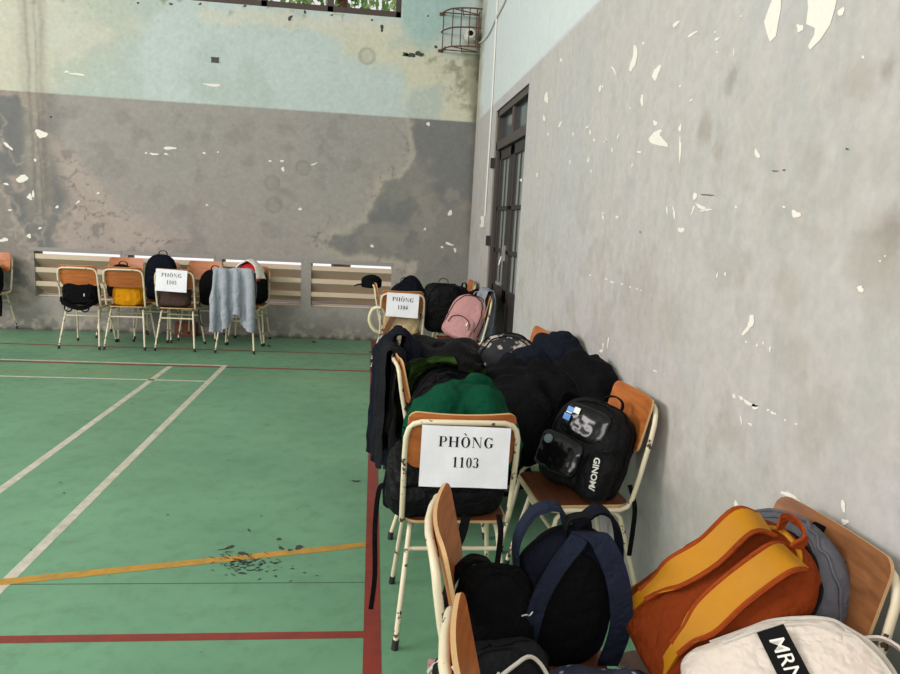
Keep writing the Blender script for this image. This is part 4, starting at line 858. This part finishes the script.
p_ = drape(1.25, .62, .0165, jacket(.52, .56, .10, .17), rotp((.36, 2.58, 1.12), .2), C1, iters=120, seed=61, crumple=.13, scale0=(.62, .70))
cloth('green_jacket', 'bright green jacket heaped on the bags behind the 1103 sign', 'jacket', ['green'], p_, wrk=.026, wsc=14)
C2 = chair_cols(.115, 3.31, 0) + [*lumps((.34, 3.15, .64), (.2, .2, .22), 6, 3), *lumps((.42, 3.38, .60), (.2, .2, .2), 4, 4)]
p_ = drape(1.25, .66, .0175, jacket(.55, .64, .36, .17), rotp((.27, 3.32, 1.12), 1.1), C2, iters=120, seed=63, crumple=.12, scale0=(.66, .78))
cloth('black_jacket', 'black jacket with dark green lining draped over the edge-on chair left of the green jacket', 'jacket', ['black', 'lining'], p_)
C3 = chair_cols(.105, 3.85, 1) + lumps((.15, 3.72, .74), (.12, .2, .13), 4, 5) + [('ell', (.36, 3.75, .62), (.2, .2, .2))]
p_ = drape(.62, 1.15, .0175, full, fold_over2((.15, 3.70, .90), 90, .05, 55), C3, iters=110, pin=lambda U, V: np.abs(V) < .035, seed=65, crumple=.03, scale0=(.62, 1))
cloth('navy_jacket', 'charcoal navy jacket hanging over the left chair back behind the black jacket', 'jacket', ['navy'], p_)
C4 = chair_cols(.115, 3.31, 0)
p_ = drape(.46, .95, .0175, full, fold_over2((.09, 3.42, .88), 90, .045, 60), C4, iters=110, pin=lambda U, V: np.abs(V) < .035, seed=66, crumple=.03, scale0=(.62, 1))
cloth('vest', 'charcoal padded vest hanging down the outside of the edge-on chair', 'vest', ['char'], p_)
C5 = [*lumps((.42, 3.9, .62), (.26, .3, .2), 6, 6), *lumps((.36, 3.72, .62), (.2, .2, .18), 4, 7), ('box', (.5, 3.7, .435), (.5, .6, .02), 0)]
p_ = drape(.8, .6, .02, full, rotp((.48, 3.92, 1.1), .6), C5, iters=90, seed=67, crumple=.12, scale0=(.7, .8))
cloth('black_jacket', 'thin black windbreaker heaped behind the green jacket towards the pink backpack', 'jacket', ['black2'], p_)
# right row
zx = Vector((.34, .12, .93)); fo_ = Vector((-.62, -.62, .36))
t = backpack('black backpack with clear vinyl pockets on the chair by the right wall', 'black2', (.825, 2.60, .462), zx, fo_, w_=.33, d=.22, h=.36, seed=71, straps=False, pocket=False, wr=.010, strapmat='black', top=3.2, dtop=3)
def vinyl(cx, cz, w_, h_, y, seed):
    Pv = bag_surface(w_, .05, h_, top=4.5, bot=5, seed=seed, wr=.006, nu=48, nv=24); o = bag_body(Pv).build('clear_pocket', M['vinyl'], t); o.location = (cx, y, cz - h_ / 2); return o
v1 = vinyl(-.01, .265, .20, .13, -.088, 3); v2 = vinyl(-.06, .115, .20, .15, -.112, 5)
mb = MB(); mb.box((-.085, -.0285, .085), (-.055, -.0265, .105)); mb.box((-.09, -.0285, .05), (-.06, -.0265, .075)); mb.build('blue_card', M['blue'], v1, smooth=False); mb = MB(); mb.box((-.055, -.029, .088), (-.03, -.027, .112)); mb.box((-.085, -.029, .079), (-.06, -.0272, .084)); mb.build('white_card', M['white'], v1, smooth=False)
mb = MB(); mb.tube([(-.05, -.028, .115), (-.05, -.036, .115)], [.018, .017], 18); mb.build('round_badge', plain('badge', srgb(110, 124, 132), .4), v2)
Pv = bag_surface(.13, .10, .2, top=3.5, bot=4, seed=9, wr=.006, nu=40, nv=20); sp = bag_body(Pv).build('side_pocket', M['black2'], t); sp.location = (.105, -.075, .0)
label_text(sp, 'GINOM/', (.012, -.0525, .105), .034, (PI / 2, math.radians(78), 0), bold=.0009)
C6 = chair_cols(1.09, 3.17, 180) + [*lumps((.86, 3.10, .58), (.2, .22, .25), 6, 8), *lumps((1.03, 3.14, .70), (.14, .22, .20), 4, 9), ('ell', (.84, 2.70, .60), (.15, .15, .24))]
backpack('black school bag under the black jacket by the right wall', 'black', (.86, 3.10, .455), (.1, 0, 1), (-1, -.4, 0), w_=.34, d=.24, h=.38, seed=73, straps=False, pocket=False, wr=.012)
p_ = drape(1.3, .68, .0175, jacket(.56, .66, .36, .18), rotp((.95, 3.12, 1.2), 1.75), C6, iters=120, seed=75, crumple=.13, scale0=(.6, .75))
cloth('black_jacket', 'soft black jacket draped next to the nearest orange chair back at the right wall', 'jacket', ['black'], p_)
backpack('navy school bag beneath the navy jacket by the right wall', 'navy', (.86, 3.62, .455), (.1, 0, 1), (-1, -.4, 0), w_=.34, d=.24, h=.38, seed=77, straps=False, pocket=False, wr=.012)
C7 = chair_cols(1.09, 3.68, 179) + [*lumps((.86, 3.62, .60), (.2, .2, .25), 6, 10), *lumps((1.04, 3.68, .72), (.14, .22, .20), 4, 11)]
p_ = drape(1.3, .68, .0175, jacket(.56, .66, .36, .18), rotp((.95, 3.66, 1.2), 1.45), C7, iters=120, seed=79, crumple=.13, scale0=(.6, .75))
cloth('navy_jacket', 'deep navy jacket heaped beside the floral backpack', 'jacket', ['navy'], p_)
t = backpack('black backpack with a pale floral print at the far end of the middle pile', 'floral', (.76, 3.84, .455), (.05, 0, 1), (-.3, -1, .15), w_=.38, d=.22, h=.43, seed=81, strapmat='black', pocket=False, straps=False, wr=.012, handle=False)
backpack('black duffel bag low between the two rows of the middle pile', 'black', (.64, 2.98, .455), (.0, 0, 1), (-.5, -1, 0), w_=.34, d=.30, h=.30, seed=83, straps=False, pocket=False, wr=.016, top=4, name='duffel_bag')
C8 = [*lumps((.64, 2.98, .56), (.19, .2, .22), 7, 12), *lumps((.68, 3.4, .56), (.2, .24, .22), 6, 13), ('box', (.6, 3.2, .435), (.5, .6, .02), 0), ('ell', (.84, 3.10, .58), (.15, .2, .24))]
p_ = drape(.95, .75, .02, full, rotp((.64, 3.15, 1.12), .9), C8, iters=100, seed=85, crumple=.14, scale0=(.62, .75))
cloth('dark_hoodie', 'dark hooded top crumpled in the middle between the two chair rows', 'jacket', ['black'], p_)
# ======================= 1104 GROUP =======================
t = thing('tote_bag', 'tan canvas tote bag with a cream handle loop on the 1104 chair', 'bag', (.27, 6.33, .455)); bag_body(bag_surface(.32, .2, .25, seed=91, wr=.02, top=4, dtop=4)).build('body', M['tan'], t)
mb = MB(); mb.tube([(-.12, -.06, .16), (-.20, -.08, .24), (-.27, -.06, .22), (-.295, -.04, .12), (-.25, -.02, .03), (-.17, .0, .0)], .016, 10, smooth=6); mb.build('handle', M['basket'], t)
mb = MB(); mb.strap([(-.15, -.12, .02), (-.10, -.13, .14), (-.06, -.12, .20), (.0, -.1, .24)], .05, .006, (1, 0, 0)); mb.build('leather_flap', M['leather'], t)
backpack('navy backpack with a thick top handle behind the 1104 sign', 'navy', (.30, 6.62, .455), (0, 0, 1), (0, -1, 0), w_=.32, d=.2, h=.44, seed=93, straps=False)
p_ = drape(.5, .5, .02, full, rotp((.36, 6.75, 1.02), .3), [('ell', (.36, 6.72, .72), (.13, .14, .235)), ('box', (.3, 6.8, .435), (.3, .5, .02), 0)], iters=80, seed=95, crumple=.08, scale0=(.8, .8))
cloth('dark_hood', 'dark navy hood standing up behind the 1104 sign', 'jacket', ['navy'], p_)
t = thing('cap', 'black cap perched on the chair back left of the 1104 sign', 'cap', (-.02, 7.0, .80)); Pc = bag_surface(.2, .2, .13, seed=97, wr=.004, top=2, bot=8, e=2, nu=40, nv=20); bag_body(Pc).build('crown', M['black'], t); mb = MB(); mb.strap([(-.08, 0, .03), (-.13, 0, .025), (-.17, 0, .01)], .15, .005, (0, 1, 0), prof=lambda u: 1 - .35 * u); mb.build('peak', M['black'], t)
t = backpack('large boxy black backpack between the 1104 chair and the pink backpack', 'black2', (.66, 6.56, .455), (.0, 0, 1), (-.05, -1, .05), w_=.36, d=.26, h=.45, seed=99, straps=False, top=6, dtop=5, wr=.008, pocket=True)
t['label'] = 'large boxy black backpack between the 1104 chair and the pink backpack'
t = backpack('dusty pink backpack leaning on the chair beside the dark door', 'pink', (.76, 6.13, .455), (.38, .05, .95), (-.5, -1, .2), w_=.34, d=.2, h=.42, seed=101, straps=False, wr=.014, strapmat='pink')
p_ = drape(.55, .80, .017, full, fold_over2((1.03, 6.24, .90), 92, .035, 50), chair_cols(1.03, 6.20, 186), iters=110, pin=lambda U, V: np.abs(V) < .035, seed=103, crumple=.03, scale0=(.6, 1), wallx=WX - .01)
cloth('grey_jacket', 'blue-grey jacket hanging over the chair back in front of the dark door', 'jacket', ['bluegrey'], p_)
p_ = drape(.5, .4, .02, full, rotp((.94, 6.66, 1.0), .4), [*lumps((.97, 6.66, .62), (.13, .2, .22), 5, 21), ('box', (.8, 7.1, .435), (.4, .5, .02), 0)], iters=70, seed=105, crumple=.1, scale0=(.75, .8))
cloth('dark_jacket', 'dark jacket bunched behind the pink backpack in the far corner', 'jacket', ['black'], p_)
backpack('black school bag far behind the pink backpack in the corner', 'black', (.94, 7.5, .455), (0, 0, 1), (-1, -.5, 0), w_=.3, d=.2, h=.34, seed=107, straps=False, pocket=False)
# ======================= BACK ROW =======================
t = backpack('black backpack slumped on the chair second from the left, straps hanging below the seat', 'black', (-2.985, 7.52, .455), (0, .12, 1), (0, -1, 0), w_=.35, d=.19, h=.23, seed=111, straps=False, top=6, dtop=5, handle=False)
strap_on(t, [(-.17, -.08, .05), (-.1, -.17, .01), (.0, -.18, -.03), (.10, -.17, -.03), (.16, -.10, .03)], .05, .02, 'black', (0, 0, 1), name='padded_strap')
for x in (-.06, .10): mb = MB(); mb.tube([(x - .04, -.16, -.01), (x - .03, -.17, -.06), (x, -.17, -.075), (x + .03, -.17, -.06), (x + .04, -.16, -.01)], .007, 6, smooth=4); mb.build('strap_loop', M['black'], t)
backpack('black bag behind the yellow bag chair, leaning against the wall row', 'black', (-2.80, 8.13, .46), (0, .1, 1), (0, -1, 0), w_=.3, d=.2, h=.36, seed=113, straps=False, pocket=False)
t = backpack('mustard yellow cloth bag on the third chair from the left', 'yellow', (-2.55, 7.62, .455), (.05, 0, 1), (0, -1, .1), w_=.30, d=.2, h=.25, seed=115, straps=False, pocket=False, handle=False, zipmat='yellow', wr=.03, top=2.2)
t = backpack('tall navy backpack with a top handle standing against the back wall row', 'navy', (-2.35, 8.07, .46), (0, .06, 1), (0, -1, 0), w_=.34, d=.22, h=.50, seed=117, straps=False, wr=.008)
backpack('dark brown bag on the 1105 chair under the sign', 'brown', (-2.08, 7.60, .455), (0, .1, 1), (0, -1, 0), w_=.335, d=.2, h=.25, seed=119, straps=False, pocket=False, top=6, handle=False, zipmat='brown', wr=.008)
t = backpack('black rucksack between the 1105 chair and the pale grey shirt, one strap loop hanging down', 'black', (-1.74, 7.85, .455), (.0, .05, 1), (-.2, -1, 0), w_=.28, d=.2, h=.38, seed=121, straps=False, pocket=True)
strap_on(t, [(-.10, -.1, .06), (-.10, -.14, -.05), (-.07, -.15, -.20), (-.02, -.15, -.23), (.04, -.15, -.20), (.06, -.13, -.08), (.05, -.1, .06)], .022, .006, 'brown', (0, 1, 0), name='strap_loop')
C9 = chair_cols(-1.43, 7.42, 88) + [('ell', (-1.43, 7.62, .56), (.17, .14, .2))]
def shirt_shape(U, V):
    body = (np.abs(U) < .32) & (V > -.46 + .05 * np.sin(U * 14 + 1)) & (V < .3)
    sl1 = (U < -.25) & (U > -.48) & (V < -.02) & (V > -.52 + .1 * np.abs(U + .3) * 3); sl2 = (U > .25) & (U < .42) & (V < .0) & (V > -.50)
    return body | sl1 | sl2
p_ = drape(1.0, 1.06, .0165, shirt_shape, fold_over2((-1.43, 7.39, .90), 0, .045, 52), [c for c in C9], iters=140, pin=lambda U, V: (np.abs(V) < .035) & (np.abs(U) < .30), seed=123, crumple=.03, scale0=(.66, 1))
cloth('grey_shirt', 'pale grey long-sleeved shirt hanging over a chair back in the far row', 'shirt', ['shirt'], p_)
backpack('dark bag on the chair under the pale grey shirt', 'black', (-1.43, 7.64, .455), (0, 0, 1), (0, -1, 0), w_=.3, d=.18, h=.26, seed=125, straps=False, pocket=False)
CA = chair_cols(-1.40, 8.36, 270) + [('ell', (-1.38, 8.16, .66), (.17, .16, .25))]
backpack('black bag against the wall behind the pale grey shirt', 'black', (-1.37, 8.14, .455), (0, 0, 1), (0, -1, 0), w_=.34, d=.22, h=.42, seed=127, straps=False, pocket=False)
p_ = drape(.34, .30, .016, full, rotp((-1.42, 8.10, 1.0), .2), CA, iters=70, seed=129, crumple=.10, scale0=(.7, .8)); cloth('red_jacket', 'red garment folded on top of the bag behind the grey shirt', 'jacket', ['red'], p_, .012)
p_ = drape(.42, .30, .016, full, rotp((-1.36, 8.16, 1.10), -.35), CA + [('ell', (-1.40, 8.12, .68), (.18, .17, .265))], iters=70, seed=131, crumple=.12, scale0=(.7, .7)); cloth('white_shirt', 'off-white shirt bunched over the red garment behind the grey shirt', 'shirt', ['offwhite'], p_, .012)
t = backpack('black backpack with a long hanging strap on the chair at the left edge', 'black', (-4.23, 8.12, .47), (0, .08, 1), (0, -1, 0), w_=.36, d=.22, h=.36, seed=133, straps=False, top=2.2)
strap_on(t, [(.12, -.08, .30), (.17, -.09, .15), (.20, -.09, .0), (.205, -.08, -.14), (.20, -.08, -.26)], .03, .006, 'black', (1, 0, 0), name='hanging_strap')
